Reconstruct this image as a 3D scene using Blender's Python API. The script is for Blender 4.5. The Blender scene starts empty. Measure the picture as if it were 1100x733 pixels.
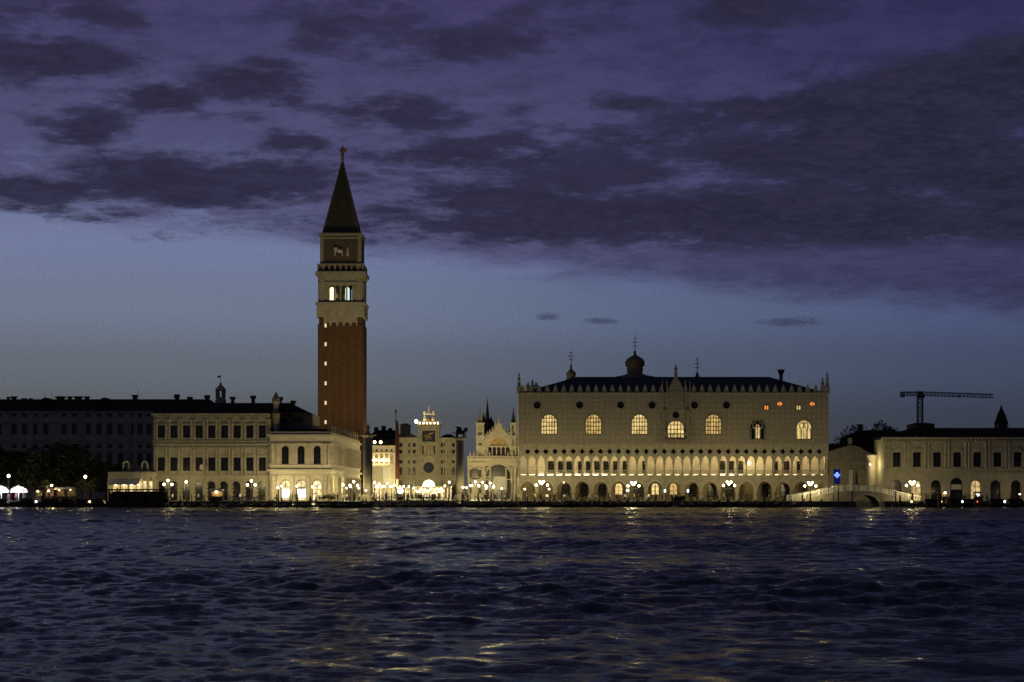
import bpy, math, random
import numpy as np
from mathutils import Vector, Matrix
from mathutils.geometry import tessellate_polygon

random.seed(7)
rng = np.random.default_rng(7)
S = bpy.context.scene
COL = S.collection
R = math.radians

# ------------------------------------------------------------------ camera
FPX, CH, HY = 2083.0, 3.5, 528.0          # focal length (px of 1100), eye height, horizon row
cd = bpy.data.cameras.new('camera')
cam = bpy.data.objects.new('camera', cd)
COL.objects.link(cam)
cam.location = (0, 0, CH)
cam.rotation_euler = (R(90), 0, 0)
cd.sensor_width = 36
cd.lens = FPX / 1100 * 36
cd.shift_y = (HY - 366.5) / 1100
cd.clip_start = 0.5
cd.clip_end = 6000
S.camera = cam

# ------------------------------------------------------------------ exposure
S.view_settings.view_transform = 'Standard'
S.view_settings.look = 'None'
S.view_settings.exposure = 0.0
S.view_settings.gamma = 1.0
S.view_settings.use_curve_mapping = False
S.cycles.use_denoising = True
S.cycles.max_bounces = 5
S.cycles.diffuse_bounces = 2
S.cycles.glossy_bounces = 2
S.cycles.transmission_bounces = 3
S.cycles.caustics_reflective = False
S.cycles.caustics_refractive = False
S.cycles.sample_clamp_indirect = 3.0
S.cycles.sample_clamp_direct = 24.0

BULB = 480.0       # power of one street-lamp globe


def lin(r, g, b):
    f = lambda c: (c / 255 / 12.92) if c / 255 <= 0.04045 else ((c / 255 + 0.055) / 1.055) ** 2.4
    return (f(r), f(g), f(b))


# ------------------------------------------------------------------ world: dusk sky with cloud deck
W = bpy.data.worlds.new('World')
S.world = W
W.use_nodes = True
nt = W.node_tree
nt.nodes.clear()


class NG:
    """tiny helper for chaining nodes"""
    def __init__(self, tree):
        self.t = tree

    def n(self, kind, **kw):
        nd = self.t.nodes.new(kind)
        for k, v in kw.items():
            setattr(nd, k, v)
        return nd

    def l(self, a, b):
        self.t.links.new(a, b)

    def put(self, sock, v):
        if hasattr(v, 'is_linked') or isinstance(v, bpy.types.NodeSocket):
            self.l(v, sock)
        else:
            sock.default_value = v

    def m(self, op, a, b=0.0, c=None, clamp=False):
        nd = self.n('ShaderNodeMath', operation=op)
        nd.use_clamp = clamp
        self.put(nd.inputs[0], a)
        self.put(nd.inputs[1], b)
        if c is not None:
            self.put(nd.inputs[2], c)
        return nd.outputs[0]

    def step(self, x, a, b, lo=0.0, hi=1.0):
        nd = self.n('ShaderNodeMapRange', interpolation_type='SMOOTHSTEP')
        self.put(nd.inputs['Value'], x)
        self.put(nd.inputs['From Min'], a)
        self.put(nd.inputs['From Max'], b)
        self.put(nd.inputs['To Min'], lo)
        self.put(nd.inputs['To Max'], hi)
        return nd.outputs[0]

    def mix(self, f, a, b, blend='MIX'):
        nd = self.n('ShaderNodeMix', data_type='RGBA', blend_type=blend)
        self.put(nd.inputs[0], f)
        self.put(nd.inputs[6], a)
        self.put(nd.inputs[7], b)
        return nd.outputs[2]

    def noise(self, vec, scale, detail=4, rough=0.5, dist=0.0):
        nd = self.n('ShaderNodeTexNoise')
        self.put(nd.inputs['Vector'], vec)
        nd.inputs['Scale'].default_value = scale
        nd.inputs['Detail'].default_value = detail
        nd.inputs['Roughness'].default_value = rough
        nd.inputs['Distortion'].default_value = dist
        return nd.outputs['Fac']

    def ramp(self, fac, stops, interp='EASE'):
        nd = self.n('ShaderNodeValToRGB')
        nd.color_ramp.interpolation = interp
        e = nd.color_ramp.elements
        while len(e) > 1:
            e.remove(e[0])
        e[0].position = stops[0][0]
        e[0].color = (*stops[0][1], 1)
        for p, c in stops[1:]:
            k = e.new(p)
            k.color = (*c, 1)
        self.put(nd.inputs['Fac'], fac)
        return nd.outputs['Color']

    def xyz(self, a, b, c=0.0):
        nd = self.n('ShaderNodeCombineXYZ')
        self.put(nd.inputs[0], a)
        self.put(nd.inputs[1], b)
        self.put(nd.inputs[2], c)
        return nd.outputs[0]


SUN_EL, SUN_AZ = 1.0, -75.0      # the afterglow lies low in the west, to the left
w = NG(nt)
tc = w.n('ShaderNodeTexCoord')
sp = w.n('ShaderNodeSeparateXYZ')
w.l(tc.outputs['Generated'], sp.inputs[0])
dx, dy, dz = sp.outputs
hyp = w.m('SQRT', w.m('ADD', w.m('MULTIPLY', dx, dx), w.m('MULTIPLY', dy, dy)))
v = w.m('DIVIDE', dz, w.m('MAXIMUM', hyp, 0.001))             # tangent of elevation
az = w.m('ARCTAN2', dx, dy)                                   # azimuth from the view axis
zc = w.m('ADD', w.m('MAXIMUM', dz, 0.0), 0.13)
plane = w.xyz(w.m('DIVIDE', dx, zc), w.m('DIVIDE', dy, zc), 3.7)   # flat cloud deck
N1 = w.noise(plane, 4.2, 7, 0.55, 0.2)
N2 = w.noise(plane, 15.0, 5, 0.6)
NC = w.m('ADD', w.m('MULTIPLY', N1, 0.75), w.m('MULTIPLY', N2, 0.25))
# clear air
clear = w.ramp(w.m('MULTIPLY', v, 3.0, clamp=True), [
    (0.0, lin(78, 79, 80)), (0.10, lin(87, 89, 91)), (0.19, lin(101, 107, 118)), (0.28, lin(112, 121, 143)),
    (0.38, lin(114, 123, 158)), (0.48, lin(100, 105, 146)), (0.75, lin(78, 76, 116)), (0.9, lin(62, 60, 92)), (1.0, lin(54, 57, 80))])
side = w.ramp(w.m('ADD', w.m('MULTIPLY', az, 1.6), 0.5, clamp=True), [
    (0.0, (1.0, 1.0, 0.98)), (0.38, (0.92, 0.95, 0.98)), (0.62, (0.63, 0.69, 0.84)), (0.85, (0.44, 0.50, 0.71)), (1.0, (0.38, 0.43, 0.63))], 'LINEAR')
clear = w.mix(1.0, clear, side, 'MULTIPLY')
# purple veil of high cloud above a slanting lower edge
edge = w.m('ADD', 0.1135, w.m('MULTIPLY', az, -0.10))
vv = w.m('ADD', v, w.m('MULTIPLY', w.m('SUBTRACT', NC, 0.5), 0.035))
veil = w.step(w.m('SUBTRACT', vv, edge), -0.007, 0.013)
veilc = w.ramp(w.m('MULTIPLY', v, 3.0, clamp=True), [
    (0.25, lin(72, 70, 98)), (0.40, lin(84, 82, 116)), (0.55, lin(80, 77, 114)), (0.75, lin(69, 65, 104)), (0.9, lin(57, 55, 86)), (1.0, lin(48, 54, 74))])
vs = w.ramp(w.m('ADD', w.m('MULTIPLY', az, 1.6), 0.5, clamp=True), [
    (0.0, (1.05, 1.05, 1.05)), (0.5, (0.92, 0.90, 0.95)), (0.75, (0.66, 0.66, 0.78)), (1.0, (0.55, 0.55, 0.68))], 'LINEAR')
veilc = w.mix(1.0, veilc, vs, 'MULTIPLY')
veilc = w.mix(w.step(N2, 0.35, 0.7, 0.0, 0.75), veilc, w.mix(1.0, veilc, (0.62, 0.62, 0.68, 1), 'MULTIPLY'))
gaps = w.m('MULTIPLY', w.m('MULTIPLY', w.step(az, -0.16, -0.06, 1.0, 0.0), w.step(v, 0.155, 0.20, 1.0, 0.0)), w.step(N2, 0.44, 0.60))
veil = w.m('MULTIPLY', veil, w.m('SUBTRACT', 1.0, w.m('MULTIPLY', gaps, 0.7)))
skyc = w.mix(w.m('MULTIPLY', veil, 0.93), clear, veilc)
# heavy dark clouds: banks (azimuth, elevation tangent, half sizes) broken up by noise
banks = [(60, 76, 130, 26, 1), (160, 112, 62, 20, .9), (85, 142, 75, 24, .95), (275, 90, 80, 30, 1), (300, 156, 60, 18, .8),
         (215, 196, 190, 34, 1.05), (40, 214, 95, 22, 1), (60, 236, 110, 14, .8), (430, 122, 95, 26, .75), (520, 165, 110, 22, .7),
         (640, 228, 260, 44, 1.0), (850, 225, 280, 60, 1.15), (960, 140, 240, 80, 1.0), (1070, 215, 200, 85, 1.0), (800, 115, 55, 18, .7),
         (690, 155, 80, 18, .6), (520, 45, 90, 24, .5), (110, 32, 60, 16, .5), (850, 8, 130, 30, .5), (1060, 60, 140, 40, .6), (620, 110, 130, 26, .45)]
uv = w.xyz(az, v)
B = None
for (bx, by, rx, ry, amp) in banks:
    mp = w.n('ShaderNodeMapping', vector_type='TEXTURE')
    w.l(uv, mp.inputs['Vector'])
    mp.inputs['Location'].default_value = (math.atan((bx - 550) / FPX), (HY - by) / FPX, 0)
    mp.inputs['Scale'].default_value = (rx / FPX, ry / FPX, 1)
    g = w.n('ShaderNodeTexGradient', gradient_type='SPHERICAL')
    w.l(mp.outputs[0], g.inputs[0])
    t = w.m('MULTIPLY', w.m('POWER', g.outputs['Fac'], 0.7), amp)
    B = t if B is None else w.m('MAXIMUM', B, t)
# the solid dark deck that fills the right of the view
dlo = w.m('ADD', 0.1285, w.m('MULTIPLY', az, -0.02))
dhi = w.m('ADD', 0.168, w.m('MULTIPLY', az, 0.26))
deck = w.m('MULTIPLY', w.step(w.m('SUBTRACT', w.m('ADD', v, w.m('MULTIPLY', w.m('SUBTRACT', N2, 0.5), 0.012)), dlo), -0.004, 0.010),
           w.step(w.m('SUBTRACT', w.m('ADD', v, w.m('MULTIPLY', w.m('SUBTRACT', NC, 0.5), 0.10)), dhi), -0.035, 0.03, 1.0, 0.0))
deck = w.m('MULTIPLY', deck, w.step(w.m('ADD', az, w.m('MULTIPLY', w.m('SUBTRACT', NC, 0.5), 0.08)), -0.085, -0.01))
B = w.m('MAXIMUM', B, w.m('MULTIPLY', deck, 0.74))
N3 = w.noise(plane, 46.0, 4, 0.65)
dens = w.m('ADD', w.m('ADD', w.m('MULTIPLY', N1, 2.1), w.m('ADD', w.m('MULTIPLY', N2, 0.95), w.m('MULTIPLY', w.m('SUBTRACT', N3, 0.5), 0.55))), w.m('MULTIPLY', B, 0.78))
dark = w.step(dens, 1.52, 2.05)
dark = w.m('MULTIPLY', dark, w.step(v, 0.118, 0.128))
darkc = w.mix(w.step(az, -0.1, 0.25), (*lin(41, 39, 60), 1), (*lin(35, 35, 52), 1))
darkc = w.mix(w.step(w.m('ADD', w.m('MULTIPLY', N2, 0.6), w.m('MULTIPLY', N3, 0.4)), 0.40, 0.64, 0.0, 0.45), darkc, (*lin(58, 56, 84), 1))
skyc = w.mix(w.m('MULTIPLY', dark, 0.95), skyc, darkc)
# three small scraps of cloud low in the clear strip
for (bx, by, rx, ry) in [(588, 340, 19, 6), (645, 345, 28, 6), (850, 348, 52, 7)]:
    mp = w.n('ShaderNodeMapping', vector_type='TEXTURE')
    w.l(uv, mp.inputs['Vector'])
    mp.inputs['Location'].default_value = (math.atan((bx - 550) / FPX), (HY - by) / FPX, 0)
    mp.inputs['Scale'].default_value = (rx / FPX, ry / FPX, 1)
    g = w.n('ShaderNodeTexGradient', gradient_type='SPHERICAL')
    w.l(mp.outputs[0], g.inputs[0])
    f = w.m('MULTIPLY', w.step(w.m('ADD', g.outputs['Fac'], w.m('MULTIPLY', w.m('SUBTRACT', w.m('ADD', w.m('MULTIPLY', N2, 0.5), w.m('MULTIPLY', N3, 0.5)), 0.5), 2.6)), 0.1, 0.85), 0.6)
    f = w.m('MULTIPLY', f, w.step(g.outputs['Fac'], 0.0, 0.35))
    skyc = w.mix(f, skyc, (*lin(50, 52, 76), 1))
# fine grain-like mottling laid over the whole sky colour
NF = w.noise(uv, 700.0, 2, 0.7)
skyc = w.mix(1.0, skyc, w.mix(w.step(NF, 0.3, 0.7), (0.945, 0.945, 0.945, 1), (1.055, 1.055, 1.055, 1)), 'MULTIPLY')
skyc = w.mix(w.step(v, -0.01, 0.0), (*lin(20, 20, 28), 1), skyc)
ns = w.n('ShaderNodeTexSky', sky_type='NISHITA')
ns.sun_disc = False
ns.sun_elevation = R(SUN_EL)
ns.sun_rotation = R(SUN_AZ)
sk10 = w.n('ShaderNodeVectorMath', operation='SCALE')
w.l(skyc, sk10.inputs[0])
sk10.inputs['Scale'].default_value = 20.0
tot = w.mix(0.004, sk10.outputs[0], ns.outputs[0], 'ADD')
bg = w.n('ShaderNodeBackground')
w.l(tot, bg.inputs['Color'])
bg.inputs['Strength'].default_value = 0.05
wo = w.n('ShaderNodeOutputWorld')
w.l(bg.outputs[0], wo.inputs['Surface'])

# the last of the sun, nothing but an afterglow by now
sd = bpy.data.lights.new('sun', 'SUN')
sd.energy = 0.02
sd.angle = R(20)
sd.color = (1.0, 0.8, 0.7)
so = bpy.data.objects.new('sun', sd)
COL.objects.link(so)
d = Vector((math.sin(R(SUN_AZ)) * math.cos(R(4)), math.cos(R(SUN_AZ)) * math.cos(R(4)), math.sin(R(4))))
so.rotation_euler = (-d).to_track_quat('-Z', 'Y').to_euler()
so.location = (-200, 300, 120)


# ------------------------------------------------------------------ materials
def material(name):
    m = bpy.data.materials.new(name)
    m.use_nodes = True
    m.node_tree.nodes.clear()
    return m, NG(m.node_tree)


def surf(name, a, b=None, rough=0.8, scale=0.8, stain=0.25, bump=0.0, metal=0.0, streak=False, spec=0.3):
    """weathered solid: two base colours broken by noise at two sizes"""
    m, g = material(name)
    b = b or tuple(c * 0.6 for c in a)
    tcn = g.n('ShaderNodeTexCoord')
    vec = tcn.outputs['Object']
    n1 = g.noise(vec, scale, 6, 0.65)
    n2 = g.noise(vec, scale * 7, 3, 0.6)
    f = g.step(g.m('ADD', g.m('MULTIPLY', n1, 0.6), g.m('MULTIPLY', n2, 0.4)), 0.36, 0.66)
    col = g.mix(f, (*a, 1), (*b, 1))
    if streak:
        mp = g.n('ShaderNodeMapping')
        g.l(vec, mp.inputs[0])
        mp.inputs['Scale'].default_value = (1.6, 1.6, 0.12)
        s = g.step(g.noise(mp.outputs[0], 1.0, 5, 0.7), 0.5, 0.75, 0.0, stain)
        col = g.mix(s, col, (a[0] * .35, a[1] * .34, a[2] * .32, 1))
    p = g.n('ShaderNodeBsdfPrincipled')
    g.l(col, p.inputs['Base Color'])
    p.inputs['Roughness'].default_value = rough
    p.inputs['Metallic'].default_value = metal
    p.inputs['Specular IOR Level'].default_value = spec
    if bump:
        bn = g.n('ShaderNodeBump')
        bn.inputs['Strength'].default_value = bump
        bn.inputs['Distance'].default_value = 0.1
        g.l(n2, bn.inputs['Height'])
        g.l(bn.outputs[0], p.inputs['Normal'])
    o = g.n('ShaderNodeOutputMaterial')
    g.l(p.outputs[0], o.inputs[0])
    return m


def glow(name, col, strength, vary=0.0, scale=1.0, cast=True):
    m, g = material(name)
    if not cast:
        m.cycles.emission_sampling = 'NONE'
    e = g.n('ShaderNodeEmission')
    e.inputs['Color'].default_value = (*col, 1)
    e.inputs['Strength'].default_value = strength
    if vary:
        tcn = g.n('ShaderNodeTexCoord')
        n = g.noise(tcn.outputs['Object'], scale, 3, 0.6)
        g.l(g.step(n, 0.3, 0.7, strength * (1 - vary), strength * (1 + vary)), e.inputs['Strength'])
    o = g.n('ShaderNodeOutputMaterial')
    g.l(e.outputs[0], o.inputs[0])
    return m


def lamp_glass(name, col, strength):
    """glowing glass that lets the light of the bulb inside it through"""
    m, g = material(name)
    e = g.n('ShaderNodeEmission')
    e.inputs['Color'].default_value = (*col, 1)
    e.inputs['Strength'].default_value = strength
    t = g.n('ShaderNodeBsdfTransparent')
    a = g.n('ShaderNodeAddShader')
    g.l(e.outputs[0], a.inputs[0])
    g.l(t.outputs[0], a.inputs[1])
    o = g.n('ShaderNodeOutputMaterial')
    g.l(a.outputs[0], o.inputs[0])
    m.cycles.emission_sampling = 'NONE'
    return m


def bulb(parent, loc, power, r=.25, col=None, name='bulb'):
    l = bpy.data.lights.new(name, 'POINT')
    l.energy = power
    l.shadow_soft_size = r
    l.color = col or (1.0, .82, .39)
    o = bpy.data.objects.new(name, l)
    COL.objects.link(o)
    o.parent = parent
    o.location = loc
    return o


def diaper(name, a, b, c):
    """lozenge-patterned brick facing"""
    m, g = material(name)
    tcn = g.n('ShaderNodeTexCoord')
    mp = g.n('ShaderNodeMapping')
    g.l(tcn.outputs['Object'], mp.inputs[0])
    mp.inputs['Rotation'].default_value = (0, R(45), 0)
    mp.inputs['Scale'].default_value = (1, 0.0, 1)
    ck = g.n('ShaderNodeTexChecker')
    g.l(mp.outputs[0], ck.inputs['Vector'])
    ck.inputs['Scale'].default_value = 1.15
    ck.inputs['Color1'].default_value = (*a, 1)
    ck.inputs['Color2'].default_value = (*b, 1)
    n = g.noise(tcn.outputs['Object'], 2.2, 5, 0.7)
    n3 = g.noise(tcn.outputs['Object'], 0.22, 4, 0.6)
    col = g.mix(g.step(n, 0.36, 0.64, 0, 0.85), ck.outputs[0], (*c, 1))
    col = g.mix(g.step(n3, 0.38, 0.66, 0, 0.6), col, (a[0] * .6, a[1] * .62, a[2] * .6, 1))
    p = g.n('ShaderNodeBsdfPrincipled')
    g.l(col, p.inputs['Base Color'])
    p.inputs['Roughness'].default_value = 0.85
    o = g.n('ShaderNodeOutputMaterial')
    g.l(p.outputs[0], o.inputs[0])
    return m


WARM = (1.0, 0.70, 0.30)
M = dict(
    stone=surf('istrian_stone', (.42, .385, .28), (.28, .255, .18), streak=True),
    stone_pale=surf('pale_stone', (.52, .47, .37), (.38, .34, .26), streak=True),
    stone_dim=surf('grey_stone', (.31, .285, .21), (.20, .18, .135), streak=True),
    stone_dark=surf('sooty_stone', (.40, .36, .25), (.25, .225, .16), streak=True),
    diaper=diaper('lozenge_facing', (.43, .39, .28), (.34, .295, .21), (.19, .17, .12)),
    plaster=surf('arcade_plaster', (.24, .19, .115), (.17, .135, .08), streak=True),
    brick=surf('red_brick', (.095, .044, .018), (.045, .022, .009), scale=1.2, streak=True),
    brick_dim=surf('brown_brick', (.10, .08, .05), (.06, .05, .034), streak=True),
    lead=surf('lead_roof', (.05, .052, .055), (.032, .033, .036), rough=.7, spec=.15),
    tile=surf('clay_tile', (.045, .036, .024), (.028, .022, .016), rough=.95, scale=2, spec=.05),
    copper=surf('copper_roof', (.20, .175, .10), (.11, .10, .06), rough=.7, spec=.1),
    iron=surf('dark_iron', (.03, .03, .03), (.02, .02, .02), rough=.5),
    wood=surf('dark_wood', (.05, .035, .025), (.025, .02, .015), scale=3),
    glass=surf('dark_glass', (.010, .010, .012), (.006, .006, .008), rough=.25, spec=.4),
    paint=surf('black_lacquer', (.012, .012, .014), (.007, .007, .008), rough=.3, spec=.4),
    canvas=surf('blue_canvas', (.025, .04, .08), (.015, .025, .05), rough=.9),
    quay_stone=surf('wet_quay_stone', (.075, .068, .055), (.035, .033, .028), streak=True),
    red_cloth=surf('red_cloth', (.055, .014, .010), (.03, .008, .006), rough=.9),
    white_paint=surf('white_paint', (.62, .60, .55), (.46, .44, .40), rough=.5),
    awning=surf('awning_cloth', (.50, .46, .40), (.38, .35, .30), rough=.9),
    paving=surf('grey_paving', (.16, .15, .14), (.10, .095, .09), scale=.6, rough=.7),
    gold=surf('gilding', (.36, .26, .10), (.22, .16, .06), rough=.5, metal=.3),
    mosaic=surf('mosaic', (.50, .38, .16), (.30, .20, .10), scale=1.5, rough=.5),
    blue_dial=surf('blue_dial', (.03, .04, .08), (.02, .03, .05), scale=2),
    leaf=surf('leaves', (.04, .045, .016), (.022, .026, .01), scale=1.5, rough=.7),
    bark=surf('bark', (.06, .045, .03), (.035, .028, .02), scale=4),
    crane=surf('crane_steel', (.05, .045, .04), (.03, .03, .03), rough=.5),
    globe=lamp_glass('lamp_globe', (1.0, .80, .42), 7.0),
    window=glow('lit_window', (1.0, .72, .27), .85, .35, .8, cast=False),
    window_dim=glow('dim_window', (1.0, .70, .30), .55, .5, 1.2, cast=False),
    window_orange=glow('orange_window', (1.0, .30, .07), 1.1, .2, 2, cast=False),
    shop=glow('shop_light', (1.0, .76, .36), .95, .6, 1.1),
    shop_white=glow('shop_white', (1.0, .90, .66), 3.5, .2, .8),
    slit=glow('slit_light', (1.0, .78, .42), .9, cast=False),
    belfry_warm=glow('belfry_glow_panel', (1.0, .80, .45), 1.7, cast=False),
    belfry_cool=glow('belfry_cool_glow_panel', (.75, 1.0, .78), 1.0, cast=False),
    uplight=glow('floor_lamp_glass', (1.0, .82, .46), 26.0),
    spire=surf('green_copper', (.085, .08, .048), (.05, .048, .03), rough=.7, spec=.1),
    window_low=glow('low_window', (1.0, .66, .22), .6, .45, 1.1, cast=False),
    uplight_soft=glow('floor_lamp_soft', (1.0, .80, .42), 6.0),
    added_loggia_lamp=lamp_glass('added_loggia_lamp_glass', (1.0, .72, .30), 6.0),
        arcade_lamp=lamp_glass('arcade_lamp_glass', (1.0, .70, .30), 6.0),
    lantern=lamp_glass('lantern_glass', (1.0, .72, .32), 8.0),
    blue=glow('blue_sign', (.12, .22, 1.0), 2.6, .4, 1.5, cast=False),
    green=lamp_glass('green_lamp', (.75, 1.0, .55), 6.0),
    boat_white=glow('boat_lamp', (.75, .85, 1.0), 8.0, cast=False),
    boat_warm=glow('boat_warm_lamp', (1.0, .6, .25), 7.0, cast=False),
    boat_red=glow('boat_red_lamp', (1.0, .12, .04), 5.0, cast=False),
    crown_light=glow('crown_lamp', (1.0, .72, .33), 14.0),
    skin=surf('skin', (.35, .22, .15), (.30, .18, .12)),
    hair=surf('dark_hair', (.03, .02, .015), (.02, .015, .01)),
    trousers=surf('dark_trousers', (.025, .027, .035), (.015, .016, .02)),
)
for nm, c in dict(white=(.6, .58, .55), red=(.14, .02, .015), navy=(.02, .03, .09), black=(.012, .012, .012), grey=(.18, .18, .18), tan=(.36, .26, .15)).items():
    M['top_' + nm] = surf(nm + '_clothes', c, tuple(k * .7 for k in c), rough=.9)


# ------------------------------------------------------------------ mesh helpers
class MB:
    def __init__(s):
        s.v, s.f, s.mi, s.cur = [], [], [], 0

    def add(s, vs, fs):
        o = len(s.v)
        s.v += [tuple(p) for p in vs]
        s.f += [tuple(i + o for i in f) for f in fs]
        s.mi += [s.cur] * len(fs)
        return s

    def box(s, x0, x1, y0, y1, z0, z1):
        return s.add([(x0, y0, z0), (x1, y0, z0), (x1, y1, z0), (x0, y1, z0), (x0, y0, z1), (x1, y0, z1), (x1, y1, z1), (x0, y1, z1)],
                     [(0, 3, 2, 1), (4, 5, 6, 7), (0, 1, 5, 4), (1, 2, 6, 5), (2, 3, 7, 6), (3, 0, 4, 7)])

    def tube(s, p0, p1, r0, r1=None, n=8):
        r1 = r0 if r1 is None else r1
        p0, p1 = Vector(p0), Vector(p1)
        ax = (p1 - p0).normalized()
        u = ax.orthogonal().normalized()
        q = ax.cross(u)
        vs = []
        for p, r in ((p0, r0), (p1, r1)):
            for k in range(n):
                a = 2 * math.pi * k / n
                vs.append(p + u * (r * math.cos(a)) + q * (r * math.sin(a)))
        fs = [(k, (k + 1) % n, n + (k + 1) % n, n + k) for k in range(n)]
        fs += [tuple(range(n - 1, -1, -1)), tuple(range(n, 2 * n))]
        return s.add(vs, fs)

    def lathe(s, cx, cy, prof, n=12, cap=True):
        vs, fs = [], []
        for r, z in prof:
            for k in range(n):
                a = 2 * math.pi * (k + .5) / n
                vs.append((cx + r * math.cos(a), cy + r * math.sin(a), z))
        for j in range(len(prof) - 1):
            for k in range(n):
                a, b = j * n + k, j * n + (k + 1) % n
                fs.append((a, b, b + n, a + n))
        if cap:
            fs.append(tuple(range(n - 1, -1, -1)))
            fs.append(tuple(range((len(prof) - 1) * n, len(prof) * n)))
        return s.add(vs, fs)

    def ball(s, c, r, n=10, m=6, sz=1.0):
        prof = [(max(.001, r * math.sin(math.pi * j / m)), c[2] - sz * r * math.cos(math.pi * j / m)) for j in range(m + 1)]
        return s.lathe(c[0], c[1], prof, n, cap=False)

    def wall(s, outer, holes, y0, y1):
        """slab in the xz plane, with openings, between depths y0 and y1"""
        loops = [outer] + list(holes)
        tri = tessellate_polygon([[Vector((p[0], p[1], 0)) for p in lp] for lp in loops])
        pts = [p for lp in loops for p in lp]
        n = len(pts)
        vs = [(p[0], y0, p[1]) for p in pts] + [(p[0], y1, p[1]) for p in pts]
        fs = []
        for t in tri:
            a, b, c = (pts[i] for i in t)
            ccw = (b[0] - a[0]) * (c[1] - a[1]) - (b[1] - a[1]) * (c[0] - a[0]) > 0
            t = tuple(t) if ccw else tuple(reversed(t))
            fs.append(t)
            fs.append(tuple(n + i for i in reversed(t)))
        o = 0
        for li, lp in enumerate(loops):
            k = len(lp)
            area = sum(lp[i][0] * lp[(i + 1) % k][1] - lp[(i + 1) % k][0] * lp[i][1] for i in range(k))
            flip = (area > 0) != (li == 0)
            for i in range(k):
                a, b = o + i, o + (i + 1) % k
                q = (a, n + a, n + b, b)
                fs.append(tuple(reversed(q)) if flip else q)
            o += k
        return s.add(vs, fs)

    def prism(s, poly, y0, y1):
        return s.wall(poly, [], y0, y1)

    def prism_z(s, poly, z0, z1):
        k = len(poly)
        return s.add([(p[0], p[1], z0) for p in poly] + [(p[0], p[1], z1) for p in poly],
                     [tuple(range(k - 1, -1, -1)), tuple(range(k, 2 * k))] + [(i, (i + 1) % k, k + (i + 1) % k, k + i) for i in range(k)])

    def hip(s, x0, x1, y0, y1, z0, zr, rx0, rx1, ry):
        return s.add([(x0, y0, z0), (x1, y0, z0), (x1, y1, z0), (x0, y1, z0), (rx0, ry, zr), (rx1, ry, zr)],
                     [(0, 1, 5, 4), (1, 2, 5), (2, 3, 4, 5), (3, 0, 4), (0, 3, 2, 1)])

    def pyramid(s, x0, x1, y0, y1, z0, z1):
        cx, cy = (x0 + x1) / 2, (y0 + y1) / 2
        return s.add([(x0, y0, z0), (x1, y0, z0), (x1, y1, z0), (x0, y1, z0), (cx, cy, z1)],
                     [(0, 1, 4), (1, 2, 4), (2, 3, 4), (3, 0, 4), (0, 3, 2, 1)])

    def build(s, name, mat, parent=None, smooth=False):
        me = bpy.data.meshes.new(name)
        me.from_pydata(s.v, [], s.f)
        mats = mat if isinstance(mat, (list, tuple)) else [mat]
        for q in mats:
            me.materials.append(q if not isinstance(q, str) else M[q])
        if len(mats) > 1:
            me.polygons.foreach_set('material_index', s.mi)
        if smooth:
            me.polygons.foreach_set('use_smooth', [True] * len(me.polygons))
        me.update()
        o = bpy.data.objects.new(name, me)
        COL.objects.link(o)
        o.parent = parent
        return o


def tag(o, label, cat, group=None, kind=None):
    if label:
        o['label'] = label
    if cat:
        o['category'] = cat
    if group:
        o['group'] = group
    if kind:
        o['kind'] = kind
    return o


def empty(name, loc, label, cat, group=None, rz=0.0):
    o = bpy.data.objects.new(name, None)
    COL.objects.link(o)
    o.location = loc
    o.rotation_euler = (0, 0, rz)
    o.empty_display_size = .5
    return tag(o, label, cat, group)


def copy_tree(o, parent=None):
    c = o.copy()
    COL.objects.link(c)
    c.parent = parent
    for ch in list(o.children):
        if ch.type != 'LIGHT':          # every lamp is given its own bulb
            copy_tree(ch, c)
    return c


def X(px, Y):
    return (px - 550) / FPX * Y


def Z(py, Y):
    return CH + (HY - py) / FPX * Y


G = 1.3     # height of the quay above the water


class Bld:
    """a building measured off its front plane at distance Y"""
    def __init__(s, name, pl, pr, Y, label, cat='building', group=None):
        s.Y = Y
        s.cx = (X(pl, Y) + X(pr, Y)) / 2
        s.hw = (X(pr, Y) - X(pl, Y)) / 2
        s.root = empty(name, (s.cx, Y, G), label, cat, group)

    def x(s, px, dy=0):
        return X(px, s.Y + dy) - s.cx

    def z(s, py, dy=0):
        return Z(py, s.Y + dy) - G

    def w(s, n):
        return n * s.Y / FPX


# outlines (x, z)
def o_rect(cx, w_, zb, zt):
    return [(cx - w_ / 2, zb), (cx + w_ / 2, zb), (cx + w_ / 2, zt), (cx - w_ / 2, zt)]


def o_arch(cx, w_, zb, zt, n=8):
    r = w_ / 2
    zs = zt - r
    return [(cx - r, zb), (cx + r, zb)] + [(cx + r * math.cos(math.pi * k / n), zs + r * math.sin(math.pi * k / n)) for k in range(n + 1)]


def gothic(cx, w_, zs, zt, n=5):
    """pointed arch curve from the right spring over the apex to the left spring"""
    a, h = w_ / 2, zt - zs
    rr = (a * a + h * h) / (2 * a)
    th = math.asin(min(1, h / rr))
    right = [(cx + a - rr + rr * math.cos(th * k / n), zs + rr * math.sin(th * k / n)) for k in range(n + 1)]
    left = [(2 * cx - p[0], p[1]) for p in reversed(right[:-1])]
    return right + left


def o_gothic(cx, w_, zb, zs, zt):
    return [(cx - w_ / 2, zb), (cx + w_ / 2, zb)] + gothic(cx, w_, zs, zt)


def o_circle(cx, cz, r, n=12):
    return [(cx + r * math.cos(2 * math.pi * k / n), cz + r * math.sin(2 * math.pi * k / n)) for k in range(n)]


def o_quatre(cx, cz, r, n=24):
    out = []
    for k in range(n):
        a = 2 * math.pi * k / n
        q = r * (0.62 + 0.38 * abs(math.cos(2 * a)))
        out.append((cx + q * math.cos(a), cz + q * math.sin(a)))
    return out


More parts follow.
